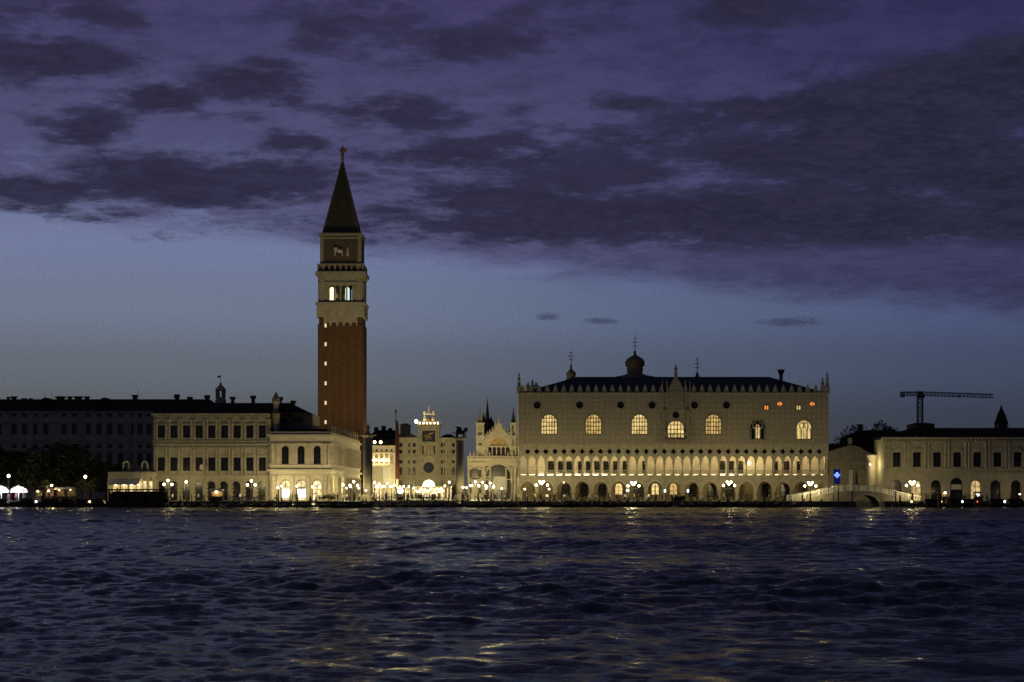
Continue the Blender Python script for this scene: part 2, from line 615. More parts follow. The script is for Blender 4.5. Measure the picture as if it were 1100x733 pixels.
def arcade(x0, n, pitch, w_, zs, za, zt, pointed=True):
    """outline of a wall standing on an arcade: its lower edge runs along the arches"""
    pts = [(x0, zs)]
    for i in range(n):
        c = x0 + pitch * (i + .5)
        if pointed:
            arc = list(reversed(gothic(c, w_, zs, za)))
        else:
            r = w_ / 2
            arc = [(c - r * math.cos(math.pi * k / 10), zs + (za - zs) * math.sin(math.pi * k / 10)) for k in range(11)]
        pts += arc
    pts += [(x0 + n * pitch, zs), (x0 + n * pitch, zt), (x0, zt)]
    return pts


def window(parent, outline, y, pane, frame='iron', nx=1, nz=1, bar=.07, name='window', sill=None, border=.12):
    """a frame with glazing bars, and its pane as a sub-part"""
    xs = [p[0] for p in outline]
    zs = [p[1] for p in outline]
    x0, x1, z0, z1 = min(xs), max(xs), min(zs), max(zs)
    cx, cz = (x0 + x1) / 2, (z0 + z1) / 2
    inner = [(cx + (p[0] - cx) * (1 - 2 * border / (x1 - x0)), cz + (p[1] - cz) * (1 - 2 * border / (z1 - z0))) for p in outline]
    m = MB().wall(outline, [inner], y, y + .1)

    def top_at(x):
        hi = z0
        k = len(outline)
        for i in range(k):
            (ax, a), (bx, b) = outline[i], outline[(i + 1) % k]
            if min(ax, bx) - 1e-6 <= x <= max(ax, bx) + 1e-6 and abs(bx - ax) > 1e-6:
                hi = max(hi, a + (b - a) * (x - ax) / (bx - ax))
        return hi
    for i in range(1, nx):
        x = x0 + (x1 - x0) * i / nx
        m.box(x - bar / 2, x + bar / 2, y + .02, y + .09, z0 + .02, top_at(x) - .03)
    for j in range(1, nz):
        z = z0 + (z1 - z0) * j / nz
        half = (x1 - x0) / 2
        while half > .1 and top_at(cx + half) < z + .05 :
            half -= .05
        m.box(cx - half + .02, cx + half - .02, y + .025, y + .085, z - bar / 2, z + bar / 2)
    if sill:
        m.box(x0 - .15, x1 + .15, y - sill, y + .1, z0 - .18, z0 - .003)
    o = m.build(name, frame, parent)
    MB().prism(outline, y + .12, y + .16).build('pane', pane, o)
    return o


ORD = ['first', 'second', 'third', 'fourth', 'fifth', 'sixth', 'seventh', 'eighth', 'ninth', 'tenth', 'eleventh', 'twelfth', 'thirteenth', 'fourteenth', 'fifteenth', 'sixteenth', 'seventeenth']
# ================================================================== THE SETTING
def water():
    """choppy lagoon: a graded sheet displaced by a wind-sea of many wave trains"""
    rows = [6.0]
    while rows[-1] < 431.0:
        y = rows[-1]
        rows.append(y + min(0.36, max(0.07, 0.0022 * y)))
    ys = np.array(rows)
    ys[-1] = 431.0
    nc = 800
    t = np.linspace(-1, 1, nc)
    Y = np.repeat(ys[:, None], nc, 1)
    Xg = (0.34 * Y + 26) * t[None, :]
    dyr = np.gradient(ys)[:, None]
    dxr = (0.34 * Y + 26) * 2 / nc
    Zw = np.zeros_like(Y)
    for _ in range(150):
        lam = float(np.exp(rng.uniform(math.log(0.26), math.log(6.5))))
        th = rng.normal(R(80), R(58))              # waves run towards the camera, crests lie across the view
        k = 2 * math.pi / lam
        kx, ky = k * math.cos(th), k * math.sin(th)
        a = 0.0045 * lam ** 0.72 * rng.uniform(0.5, 1.3)
        ly, lx = 2 * math.pi / max(abs(ky), 1e-4), 2 * math.pi / max(abs(kx), 1e-4)
        fade = np.clip(ly / (3.0 * dyr) - 0.7, 0, 1) * np.clip(lx / (3.0 * dxr) - 0.7, 0, 1)
        Zw += a * fade * np.sin(kx * Xg + ky * Y + rng.uniform(0, 6.28))
    gust = 0.75 + 0.35 * np.sin(Xg * 0.05 + 1.3 + 0.6 * np.sin(Y * .09)) * np.sin(Y * 0.11 + .5 * np.sin(Xg * .07))
    Zw *= gust
    Zw = Zw + 1.6 * np.clip(Zw, 0, None) ** 2        # sharper crests, flatter troughs
    Zw *= np.clip((431 - Y) / 12, 0.4, 1)
    co = np.stack([Xg, Y, Zw], -1).reshape(-1, 3).astype(np.float32)
    nr = len(ys)
    i = np.arange(nr * nc).reshape(nr, nc)
    q = np.stack([i[:-1, :-1], i[:-1, 1:], i[1:, 1:], i[1:, :-1]], -1).reshape(-1, 4)
    me = bpy.data.meshes.new('water')
    me.vertices.add(len(co))
    me.vertices.foreach_set('co', co.ravel())
    me.loops.add(q.size)
    me.loops.foreach_set('vertex_index', q.ravel().astype(np.int32))
    me.polygons.add(len(q))
    me.polygons.foreach_set('loop_start', np.arange(0, q.size, 4, dtype=np.int32))
    me.polygons.foreach_set('use_smooth', np.ones(len(q), dtype=bool))
    me.update(calc_edges=True)
    m, g = material('lagoon_water')
    tcn = g.n('ShaderNodeTexCoord')
    mp = g.n('ShaderNodeMapping')
    g.l(tcn.outputs['Object'], mp.inputs[0])
    mp.inputs['Scale'].default_value = (0.55, 1.25, 1)
    n1 = g.noise(mp.outputs[0], 6.5, 4, 0.7, 0.3)
    n2 = g.noise(mp.outputs[0], 0.22, 3, 0.55)
    h = g.m('ADD', g.m('MULTIPLY', n1, 0.55), g.m('MULTIPLY', n2, 1.3))
    bn = g.n('ShaderNodeBump')
    bn.inputs['Strength'].default_value = 1.0
    bn.inputs['Distance'].default_value = 0.24
    g.l(h, bn.inputs['Height'])
    p = g.n('ShaderNodeBsdfPrincipled')
    p.inputs['Base Color'].default_value = (.004, .009, .015, 1)
    p.inputs['Specular IOR Level'].default_value = .8
    p.inputs['Roughness'].default_value = .12
    p.inputs['IOR'].default_value = 1.33
    g.l(bn.outputs[0], p.inputs['Normal'])
    o = g.n('ShaderNodeOutputMaterial')
    g.l(p.outputs[0], o.inputs[0])
    me.materials.append(m)
    ob = bpy.data.objects.new('water', me)
    COL.objects.link(ob)
    tag(ob, None, None, kind='structure')


water()
# the city's paved ground: one sheet behind the quay wall, and the stone kerb on its edge
CX0, CX1 = X(915.5, 434), X(946, 434)      # mouth of the side canal under the bridge
q_ = MB()
q_.box(-700, CX0, 430.6, 2600, -3, G)
q_.box(CX1, 700, 430.6, 2600, -3, G)
q_.box(CX0, CX1, 475, 2600, -3, G)
tag(q_.build('ground', 'paving'), None, None, kind='structure')
tag(MB().box(CX0 - .5, CX1 + .5, 430.9, 475.2, -3, -.02).build('canal_water', bpy.data.materials['lagoon_water']), None, None, kind='structure')
q_ = MB()
for xa, xb in ((-700, CX0), (CX1, 700)):
    q_.box(xa, xb, 429.6, 430.598, -3, G + .004)
    for s_ in range(4):
        q_.box(xa, xb, 428.4 + s_ * .3, 428.4 + s_ * .3 + .298, -3, .16 + .28 * s_)
tag(q_.build('quay', 'quay_stone'), None, None, kind='structure')


# ================================================================== GOTHIC PALACE
P = Bld('gothic_palace', 557, 890, 450, 'long gothic palace of two open arcades below a plain lozenge-faced wall with glowing windows', 'palace')
pr, hw = P.root, P.hw
pit = 2 * hw / 17
MB().wall(arcade(-hw, 17, pit, 3.5, 2.35, 4.55, 5.75), [], 0, .7).build('arcade_wall', 'stone', pr)
mld = MB()
for i in range(17):          # raised archivolts
    c = -hw + pit * (i + .5)
    a, b = gothic(c, 3.95, 2.6, 4.95), gothic(c, 3.55, 2.6, 4.62)
    mld.wall(a + b[::-1], [], -.12, .003)
mld.build('archivolt', 'stone_pale', pr)
for i in range(18):
    m = MB().lathe(max(-hw + .45, min(hw - .45, -hw + pit * i)), .35, [(.5, 0), (.5, .12), (.4, .16), (.38, 1.6), (.42, 1.68), (.58, 2.2), (.62, 2.36)], 10)
    m.build('arcade_column', 'stone', pr, True)
MB().box(-hw - .15, hw + .15, -.22, 5.4, 5.752, 6.0).build('loggia_floor', 'stone', pr)
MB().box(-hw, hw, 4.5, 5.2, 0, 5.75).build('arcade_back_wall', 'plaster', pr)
MB().box(-hw, hw, 4.6, 5.2, 6.0, 12.8).build('loggia_back_wall', 'stone_pale', pr)
lp = pit / 2
quat = [o_quatre(-hw + lp * i, 11.45, .62) for i in range(1, 34)]
MB().wall(arcade(-hw, 34, lp, 1.62, 8.95, 10.5, 13.0), quat, .08, .6).build('loggia_wall', 'stone', pr)
for i in range(35):
    cx = max(-hw + .3, min(hw - .3, -hw + lp * i))
    MB().lathe(cx, .34, [(.28, 6.0), (.28, 6.12), (.19, 6.2), (.17, 8.3), (.2, 8.36), (.33, 8.82), (.36, 8.96)], 8).build('loggia_column', 'stone', pr, True)
bl = MB()
bl.box(-hw, hw, .12, .36, 7.0, 7.14)
for i in range(34):
    for k in range(1, 6):
        cx = -hw + lp * (i + k / 6)
        bl.box(cx - .07, cx + .07, .17, .31, 6.0, 7.0)
bl.build('balustrade', 'stone', pr)
MB().box(-hw, hw, .62, 4.6, 10.75, 10.95).box(-hw, hw, .6, 5.2, 12.802, 13.1).build('ceiling_and_shade_slab', 'wood', pr)  # lower slab added to keep the space behind the quatrefoils dark; upper is the ceiling
cn = MB()
cn.box(-hw - .1, hw + .1, -.12, .6, 13.002, 13.3)
cn.box(-hw - .15, hw + .15, -.16, .7, 24.8, 25.12)
cn.build('cornice', 'stone', pr)
# upper wall and its windows
wins, holes = [], []
for px, lit in ((590, 'window'), (637.5, 'window_low'), (687, 'window'), (766.5, 'window_low')):
    wins.append((o_gothic(P.x(px), 3.75, 15.45, 18.2, 20.15), lit, 6, 5))
for px, pane in ((814, 'glass'), (863.7, 'window')):
    wins.append((o_gothic(P.x(px), 3.5, P.z(472), P.z(460), P.z(450.5)), pane, 4, 1))
cxb = P.x(726)
wins.append((o_gothic(cxb, 3.9, P.z(470.5), P.z(460), P.z(452)), 'window', 5, 4))
for px in (577, 622.6, 666.7, 700.6, 746, 780.5):
    wins.append((o_circle(P.x(px), P.z(435.3), .85), 'glass', 2, 1))
wins.append((o_circle(cxb, P.z(446), .8), 'glass', 2, 1))
for px in (823.5, 858):
    wins.append((o_rect(P.x(px), 1.1, P.z(440.6), P.z(435.4)), 'window_orange' if px < 850 else 'window', 2, 1))
for px in (837.8, 872.7):
    wins.append((o_quatre(P.x(px), P.z(434), .72), 'window_orange', 2, 1))
outl = [(-hw, 13.3), (hw, 13.3), (hw, 24.8), (-hw, 24.8)]
MB().wall(outl, [w_[0] for w_ in wins], 0, .6).build('upper_wall', 'diaper', pr)
for ol, pane, nx, nz in wins:
    window(pr, ol, .25, pane, nx=nx, nz=nz, bar=.17)
    xs = [p[0] for p in ol]; zs = [p[1] for p in ol]
    mx, mz = (min(xs) + max(xs)) / 2, (min(zs) + max(zs)) / 2
    big = [(mx + (p[0] - mx) * (1 + .4 / (max(xs) - min(xs))), mz + (p[1] - mz) * (1 + .4 / (max(zs) - min(zs)))) for p in ol]
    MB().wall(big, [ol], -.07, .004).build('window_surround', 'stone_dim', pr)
for px in (814, 863.7):      # two windows keep their carved tracery
    t = MB()
    for k in (-1, 0, 1):
        c = P.x(px) + k * 1.05
        t.wall(o_gothic(c, 1.05, P.z(472) + .1, P.z(462.5), P.z(459)), [o_gothic(c, .82, P.z(472) + .12, P.z(462.5), P.z(459.6))], .08, .2)
    for k, zz in ((-.62, 456.8), (.62, 456.8), (0, 453.4)):
        t.wall(o_circle(P.x(px) + k, P.z(zz), .62), [o_quatre(P.x(px) + k, P.z(zz), .5)], .08, .2)
    t.build('tracery', 'stone', pr)
MB().prism(o_gothic(P.x(814), 1.2, P.z(471), P.z(462), P.z(455)), .3, .34).build('lit_light', 'window', pr)
# the great balcony, its canopy, gable and statue
bc = MB()
bc.box(cxb - 2.9, cxb + 2.9, -1.3, .0, P.z(473.5), P.z(472.2))
for k in range(13):
    bc.box(cxb - 2.85 + k * .46, cxb - 2.75 + k * .46, -1.25, -1.1, P.z(472.2), P.z(467.5))
bc.box(cxb - 2.9, cxb + 2.9, -1.3, -1.05, P.z(467.5), P.z(466.8))
for k in (-2.3, 0, 2.3):
    bc.prism_z([(cxb + k - .25, -1.1), (cxb + k + .25, -1.1), (cxb + k + .25, 0), (cxb + k - .25, 0)], P.z(476.5), P.z(473.5))
bc.build('balcony', 'stone_dim', pr)
gb = MB()
gb.box(cxb - 3.1, cxb + 3.1, -.35, -.002, P.z(441), P.z(439.6))
for s_ in (-1, 1):
    gb.box(cxb + s_ * 2.8 - .35, cxb + s_ * 2.8 + .35, -.4, -.003, P.z(465), P.z(441))
gb.box(cxb - 1.9, cxb + 1.9, -.3, .9, P.z(439.6), P.z(420))
gb.prism([(cxb - 1.9, P.z(420)), (cxb + 1.9, P.z(420)), (cxb + 1.2, P.z(413)), (cxb + .5, P.z(407)), (cxb - .5, P.z(407)), (cxb - 1.2, P.z(413))], -.2, .7)
gb.build('balcony_canopy', 'stone_dim', pr)
MB().lathe(cxb, .2, [(.42, P.z(407)), (.45, P.z(405.5)), (.3, P.z(405)), (.42, P.z(402)), (.35, P.z(398)), (.45, P.z(396)), (.16, P.z(394.4)), (.22, P.z(393.2)), (.05, P.z(391.5))], 8).build('statue', 'stone_dim', pr, True)
for px in (711.5, 716.5, 736, 741):
    MB().lathe(P.x(px), -.1, [(.2, P.z(441)), (.2, P.z(424)), (.13, P.z(420)), (.1, P.z(412)), (.02, P.z(408))], 6).build('pinnacle', 'stone', pr)
for k in range(38):
    c = -hw + 1.0 + k * (2 * hw - 2) / 37
    if abs(c - cxb) < 2.2:
        continue
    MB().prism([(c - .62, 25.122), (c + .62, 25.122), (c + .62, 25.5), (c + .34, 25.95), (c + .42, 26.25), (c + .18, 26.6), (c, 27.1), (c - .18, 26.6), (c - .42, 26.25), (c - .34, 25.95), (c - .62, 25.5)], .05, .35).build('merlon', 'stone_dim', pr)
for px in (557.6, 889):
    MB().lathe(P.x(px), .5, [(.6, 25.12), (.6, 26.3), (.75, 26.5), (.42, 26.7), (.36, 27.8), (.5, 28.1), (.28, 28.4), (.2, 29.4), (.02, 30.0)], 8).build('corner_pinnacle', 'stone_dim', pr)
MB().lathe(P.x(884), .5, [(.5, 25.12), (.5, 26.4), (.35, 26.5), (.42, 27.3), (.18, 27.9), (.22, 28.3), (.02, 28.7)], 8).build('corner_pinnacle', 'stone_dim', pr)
# body and roof
bd = MB()
bd.box(-hw + .3, hw, .6, 25, 13.1, 25.1)
bd.box(hw - .7, hw - .01, .7, 25, 0, 13.1)
bd.box(-hw + .6, hw, 5.2, 25, 0, 13.0)
bd.box(-hw + .6, -hw + 20, 25.004, 75, 0, 25.1)
bd.build('side_walls', 'stone_dim', pr)
d12 = 12.5
rf = MB().hip(-hw + .5, hw - .5, .7, 25.0, 25.12, P.z(405, d12), P.x(620, d12), P.x(826, d12), d12)
rf.build('roof', 'lead', pr)
MB().hip(-hw + .5, -hw + 20, 25.01, 75, 25.12, 28.4, -hw + 9, -hw + 11, 50).build('rear_roof', 'lead', pr)
MB().lathe(P.x(839, 9), 9, [(.4, 26), (.42, P.z(403, 9)), (.85, P.z(399, 9)), (.9, P.z(397.2, 9))], 8).build('chimney', 'brick_dim', pr)
# west flank: blind continuation of the two arcades
wf = MB().wall(arcade(-75, 18, 75 / 18, 3.4, 2.35, 4.55, 5.75), [], 0, .5)
wf.wall(arcade(-75, 36, 75 / 36, 1.6, 8.95, 10.5, 13.0), [], .08, .5)
for k in range(19):
    wf.box(-75 + k * 75 / 18 - .35, min(0, -75 + k * 75 / 18 + .35), .05, .5, 0, 2.35)
for k in range(37):
    wf.box(-75 + k * 75 / 36 - .17, min(0, -75 + k * 75 / 36 + .17), .1, .45, 5.75, 8.95)
wf.box(-75, -.9, 0, .5, 13.0, 25.1)
o = wf.build('flank_wall', 'stone', pr)
o.location = (-hw + .002, .004, 0)
o.rotation_euler = (0, 0, R(-90))
# doors and windows under the arcades
for px, t in ((592, 1), (603, 1), (612, 1), (623.5, .7), (632, .7), (641.5, .9), (651.5, 1), (661, .6), (672, .9), (692, .5), (775.5, 1), (785, 1), (795, 1), (832.5, .8), (845, .8), (858.5, .7)):
    window(pr, o_rect(P.x(px, 4.5), 1.35 * t + .2, 6.5, 9.3), 4.42, 'glass', 'wood', 2, 2, name='loggia_door')
for i in range(17):
    c = P.x(566.8 + 19.58 * i, 4.4)
    if i in (0, 1, 12, 16):
        continue
    lit = {5: 'window', 7: 'window', 8: 'window_low'}.get(i, 'glass')
    ww = 1.9 if lit != 'glass' else 2.0
    window(pr, o_arch(c + (.4 if lit == 'glass' else 0), ww, .9 if lit == 'glass' else 1.3, 4.1 if lit == 'glass' else 4.2), 4.3, lit, 'wood', 2, 3, bar=.1, name='arcade_window')
for i in range(17):           # floor lamps behind the balustrade that light the loggia
    c = -hw + pit * (i + .5)
    for s_ in (-.5, .5):
        MB().box(c + s_ * lp - .62, c + s_ * lp + .62, 3.7, 3.85, 6.003, 6.14).build('floor_lamp', 'uplight' if i in (1, 2, 3, 4) or i in (11,) else 'uplight_soft', pr)
for i in range(1, 34, 2):  # unseen lamps added behind the spandrels to brighten the loggia
    o = MB().ball((-hw + lp * i, 1.2, 10.1), .12, 8, 5).build('added_loggia_lamp', 'added_loggia_lamp', pr, True)
    bulb(o, (-hw + lp * i, 1.2, 10.1), 230, .1, (1.0, .77, .38))
for i in range(17):  # third arch's lantern is seen; the others are added, hidden to brighten the arcade
    c, zl = -hw + pit * (i + .5), (4.3 if i == 2 else 5.3)
    if i % 2 and i != 9:
        continue
    o = MB().tube((c, 2.8, 5.75), (c, 2.8, zl + .15), .02, .02, 5).build('hanging_lantern', 'iron', pr)
    MB().ball((c, 2.8, zl), .13, 8, 5).build('lantern_glass', 'arcade_lamp', o, True)
    bulb(o, (c, 2.8, zl), 70, .1, (1.0, .78, .38))
for px, zz in ((805, 497.5),):
    o = MB().ball((P.x(px, 1), 1.0, P.z(zz)), .32, 8, 6, 1.4).build('loggia_lantern', 'lantern', pr, True)
    bulb(o, (P.x(px, 1), 1.0, P.z(zz)), 300, .2)


# ================================================================== BELL TOWER
T = Bld('bell_tower', 342.6, 389.2, 540, 'tall red brick bell tower with pale belfry and steep dark pyramid spire', 'bell tower')
tr, th = T.root, T.hw
D2 = 2 * th
zt = [T.z(p) for p in (347, 325, 292, 283.5, 253.5, 172)]
MB().box(-th, th, 0, D2, 0, zt[0] + 1.5).build('shaft', 'brick', tr)
ls = MB()
for k in range(6):
    c = -th + .75 + k * (2 * th - 1.5) / 5
    ww = .75 if k in (0, 5) else .55
    ls.box(c - ww, c + ww, -.32, -.001, 0, zt[0] - .4)
    ls.box(th + .001, th + .32, c + th - ww, c + th + ww, 0, zt[0] - .4)
    ls.box(-th - .32, -th - .001, c + th - ww, c + th + ww, 0, zt[0] - .4)
ls.build('pilaster_strips', 'brick', tr)
cb = MB()
for k in range(5):
    c = -th + 1.35 + (k + .5) * (2 * th - 2.7) / 5
    ww = (2 * th - 2.7) / 5
    r_ = ww / 2 - .25
    top = zt[0] + 1.6
    arc = [(c + r_ * math.cos(math.pi * j / 8), zt[0] - .5 + r_ * math.sin(math.pi * j / 8)) for j in range(9)]
    cb.wall([(c - ww / 2, zt[0] - .9), (c - r_, zt[0] - .9)] + arc[::-1] + [(c + r_, zt[0] - .9), (c + ww / 2, zt[0] - .9), (c + ww / 2, top), (c - ww / 2, top)], [], -.55, -.002)
cb.build('corbel_arches', 'stone_dim', tr)
fr = MB()
fr.box(-th - .6, th + .6, -.6, D2 + .6, zt[0] + 1.6, zt[1] - .6)
fr.box(-th - .9, th + .9, -.9, D2 + .9, zt[1] - .6, zt[1])
fr.build('lower_cornice', 'stone_dim', tr)
bz0, bz1 = T.z(322.5), T.z(306)
arches = [o_arch(-th + 2.6 + (k + .5) * (2 * th - 5.2) / 4, 1.62, bz0, bz1) for k in range(4)]
fz0, fz1 = zt[1], zt[2] - 1.0
for nm, rz, loc in (('belfry_wall', 0, (0, 0, 0)), ('belfry_wall', 90, (th, th, 0)), ('belfry_wall', -90, (-th, th, 0)), ('belfry_wall', 180, (0, D2, 0))):
    te = th if rz in (0, 180) else th - .552
    m = MB().wall([(-te, fz0), (te, fz0), (te, fz1), (-te, fz1)], arches, 0, .55)
    for k in range(5):
        c = -th + 2.6 + k * (2 * th - 5.2) / 4
        m.box(c - .2, c + .2, -.22, -.002, bz0 - .5, bz1 + .3)
    for s_ in (-1, 1):
        m.box(s_ * (th - .9) - .7, s_ * (th - .9) + .7, -.25, -.003, fz0, fz1)
    m.box(-th, th, -.3, -.004, bz0 - 1.1, bz0 - .55)
    m.box(-th, th, -.3, -.004, bz1 + .32, bz1 + .8)
    o = m.build(nm, 'stone_dim', tr)
    o.rotation_euler = (0, 0, R(rz))
    o.location = loc
MB().box(-1.7, 1.7, th - 1.7, th + 1.7, fz0, fz1 - .2).build('belfry_core', 'brick_dim', tr)
for px, mt in ((353.2, 'belfry_warm'), (375.8, 'belfry_cool')):
    kx_ = -th + 2.6 + ((0 if px < 360 else 2) + .5) * (2 * th - 5.2) / 4 + (.0 if px < 360 else .9)
    MB().prism(o_arch(kx_, 1.15, bz0 + .1, bz1 - .5), 1.4, 1.5).build('belfry_glow_panel', mt, tr)  # glowing arch-shaped panel imitates the lit belfry opening
    bulb(tr, (kx_, .9, bz0 + 1.5), 160, .2, (1.0, .86, .55))
for k in (-1.2, 1.2):
    MB().lathe(k, 2.2, [(.75, bz0 + .7), (.55, bz0 + 1.0), (.45, bz0 + 1.9), (.15, bz0 + 2.2)], 10).build('bell', 'copper', tr, True)
up = MB()
up.box(-th - .95, th + .95, -.95, D2 + .95, zt[2] - 1.0, zt[2])
up.box(-th - .5, th + .5, -.5, D2 + .5, zt[2] - 1.6, zt[2] - 1.002)
up.build('upper_cornice', 'stone_dim', tr)
pa = MB()
for k in range(9):
    c = -th - .2 + k * (2 * th + .4) / 8
    for yy in (-.25, D2 + .05):
        pa.box(c - .25, c + .25, yy, yy + .3, zt[2], zt[3] - .35)
    pa.box(-th - .4, -th - .1, c + th - .2, c + th + .2, zt[2], zt[3] - .35)
    pa.box(th + .1, th + .4, c + th - .2, c + th + .2, zt[2], zt[3] - .35)
pa.box(-th - .5, th + .5, -.35, .1, zt[3] - .35, zt[3])
pa.box(-th - .5, th + .5, D2 - .1, D2 + .4, zt[3] - .35, zt[3])
pa.box(-th - .32, -th - .05, .102, D2 - .102, zt[3] - .35, zt[3])
pa.box(th + .05, th + .5, .102, D2 - .102, zt[3] - .35, zt[3])
pa.build('parapet', 'stone_dim', tr)
ah = T.w(44) / 2
MB().box(-ah, ah, th - ah, th + ah, zt[2], zt[4]).build('attic', 'brick_dim', tr)
af = MB()
for s_ in (-1, 1):
    af.box(s_ * (ah - .45) - .5, s_ * (ah - .45) + .5, th - ah - .2, th - ah - .002, zt[2], zt[4])
af.box(-ah - .35, ah + .35, th - ah - .4, th + ah + .4, zt[4], zt[4] + .8)
af.box(-ah + .96, ah - .96, th - ah - .15, th - ah - .003, zt[3], zt[3] + .4)
af.box(-ah + .96, ah - .96, th - ah - .15, th - ah - .003, zt[4] - .8, zt[4] - .3)
af.build('attic_frame', 'stone_dim', tr)
ar = MB()   # lion and seated figure in relief on the attic
yy = th - ah
zc0 = (zt[3] + zt[4]) / 2 - .8
ar.ball((-1.3, yy, zc0 + 1.1), .75, 8, 6)
ar.ball((-.3, yy, zc0 + .6), .9, 8, 6, .7)
ar.tube((-1.5, yy - .05, zc0 + .8), (-1.7, yy - .05, zc0 - .9), .28, .2, 6)
ar.tube((.3, yy - .05, zc0 + .5), (.5, yy - .05, zc0 - .9), .28, .2, 6)
ar.tube((1.9, yy - .05, zc0 - .9), (1.9, yy - .05, zc0 + .9), .5, .3, 6)
ar.ball((1.9, yy, zc0 + 1.25), .35, 8, 6)
ar.build('relief', 'stone_pale', tr)
sh_ = ah * .89
MB().pyramid(-sh_, sh_, th - sh_, th + sh_, zt[4] + .8, zt[5] + 1.5).build('spire', 'spire', tr)
rb = MB()
for sx in (-1, 1):
    for sy in (-1, 1):
        rb.tube((sx * sh_, th + sy * sh_, zt[4] + .8), (0, th, zt[5] + 1.4), .22, .1, 5)
rb.build('spire_ribs', 'copper', tr)
an = MB().lathe(0, th, [(.3, zt[5] + .4), (.55, zt[5] + 1.2), (.25, zt[5] + 1.4), (.55, zt[5] + 2.2), (.4, zt[5] + 3.2), (.5, zt[5] + 4.1), (.18, zt[5] + 4.4), (.26, zt[5] + 4.8), (.05, zt[5] + 5.2)], 8)
an.box(.1, 1.1, th - .06, th + .06, zt[5] + 3.2, zt[5] + 4.4)
an.box(-.8, -.1, th - .06, th + .06, zt[5] + 3.4, zt[5] + 4.2)
an.build('angel', 'gold', tr)
for py in (349.9, 370, 390.8, 412, 433, 453.7):
    MB().box(T.x(349.8) - .27, T.x(349.8) + .27, -.03, .1, T.z(py + 1.9), T.z(py - 2.1)).build('slit_window', 'slit', tr)


# ================================================================== NINE-BAY MINT
Zb = Bld('mint', 165, 290, 445, 'nine-bay stone front of two window storeys over round arches beside the pale library', 'palace')
zr, zh = Zb.root, Zb.hw
px0 = 173.2
holes = []
for i in range(9):
    c = Zb.x(px0 + 13.57 * i)
    holes += [o_rect(c, 1.65, Zb.z(470.7), Zb.z(457)), o_rect(c, 1.65, Zb.z(506), Zb.z(491.4))]
    holes.append(o_arch(Zb.x(172.8 + 13.45 * i), 2.05, .06, Zb.z(517)))
MB().wall([(-zh, 0), (zh, 0), (zh, Zb.z(444.5)), (-zh, Zb.z(444.5))], holes, 0, .6).build('front_wall', 'stone', zr)
for i, ol in enumerate(holes):
    arch = i % 3 == 2
    window(zr, ol, .3, 'glass', 'wood', 2, 3 if not arch else 2, bar=.06, name='arch_door' if arch else 'window')
cr = MB()
cr.box(-zh - .5, zh, -.55, .3, Zb.z(446), Zb.z(444.3))
for py in (473.5, 476.5):
    cr.box(-zh - .2, zh, -.3, -.002, Zb.z(py + 1), Zb.z(py))
cr.box(-zh - .3, zh, -.45, -.003, Zb.z(512.2), Zb.z(510.6))
cr.box(-zh, zh, -.2, -.004, Zb.z(481.5), Zb.z(480.5))
for i in range(29):       # modillions under the top cornice and the middle one
    c = -zh + .4 + i * (2 * zh - .8) / 28
    cr.box(c - .18, c + .18, -.4, -.005, Zb.z(448.2), Zb.z(446.02))
    cr.box(c - .15, c + .15, -.26, -.006, Zb.z(479.5), Zb.z(477.52))
cr.build('cornice', 'stone', zr)
cl = MB()
for i in range(10):
    c = Zb.x(px0 + 13.57 * (i - .5))
    c = max(-zh + .35, min(zh - .35, c))
    for za, zb_ in ((472.6, 450.5), (509.8, 482)):
        for s_ in (-.38, .38):
            if -zh < c + s_ - .25 and c + s_ + .25 < zh + .3:
                cl.lathe(c + s_, -.05, [(.27, Zb.z(za)), (.24, Zb.z(za) + .3), (.22, Zb.z(zb_) - .4), (.3, Zb.z(zb_))], 8)
    for k in range(5):    # rusticated drums
        cl.box(c - .62, c + .62, -.14, -.006, .1 + k * .95, .85 + k * .95)
cl.build('pilasters', 'stone', zr)
hd = MB()
for i in range(9):
    c = Zb.x(px0 + 13.57 * i)
    for zz in (456.2, 490.4):
        hd.box(c - 1.05, c + 1.05, -.2, -.007, Zb.z(zz), Zb.z(zz - 1.2))
hd.build('window_heads', 'stone', zr)
MB().box(-zh, zh, .602, 30, 0, Zb.z(444.6)).build('body', 'stone_dim', zr)
MB().hip(-zh - .4, zh + 9, -.3, 30, Zb.z(444.2), Zb.z(433, 9), -zh + 2, Zb.x(312, 9), 9).build('roof', 'tile', zr)
for px, py, hh in ((190, 433, 2.0), (204, 432, 1.2), (222.5, 432, 1.6), (250, 432, 1.2), (272, 432, 1.5), (301, 434, 1.6), (315, 437, 1.4)):
    MB().lathe(Zb.x(px, 9), 9, [(.45, Zb.z(py, 9) - 2.5), (.45, Zb.z(py, 9) + hh * .45), (.75, Zb.z(py, 9) + hh * .6), (.75, Zb.z(py, 9) + hh)], 6).build('chimney', 'brick_dim', zr)
cu = Zb.x(237, 12)
uz = lambda p: Zb.z(p, 12)
cup = MB()
cup.lathe(cu, 12, [(1.3, uz(438)), (1.3, uz(430)), (1.15, uz(429.5)), (1.15, uz(427))], 10)
for k in range(6):
    a = math.pi * 2 * k / 6
    cup.tube((cu + 1.0 * math.cos(a), 12 + 1.0 * math.sin(a), uz(427)), (cu + 1.0 * math.cos(a), 12 + 1.0 * math.sin(a), uz(420)), .22, .22, 6)
cup.lathe(cu, 12, [(1.3, uz(420)), (1.3, uz(419)), (1.05, uz(417)), (.6, uz(415)), (.25, uz(413.5)), (.3, uz(412)), (.06, uz(411)), (.05, uz(403))], 10)
o = cup.build('cupola', 'stone_dark', zr)
MB().prism([(cu + .05, uz(406)), (cu + .05, uz(403.4)), (cu - .9, uz(404.2)), (cu - .6, uz(404.8)), (cu - 1.0, uz(405.6))], 11.97, 12.03).build('weather_vane', 'iron', o)
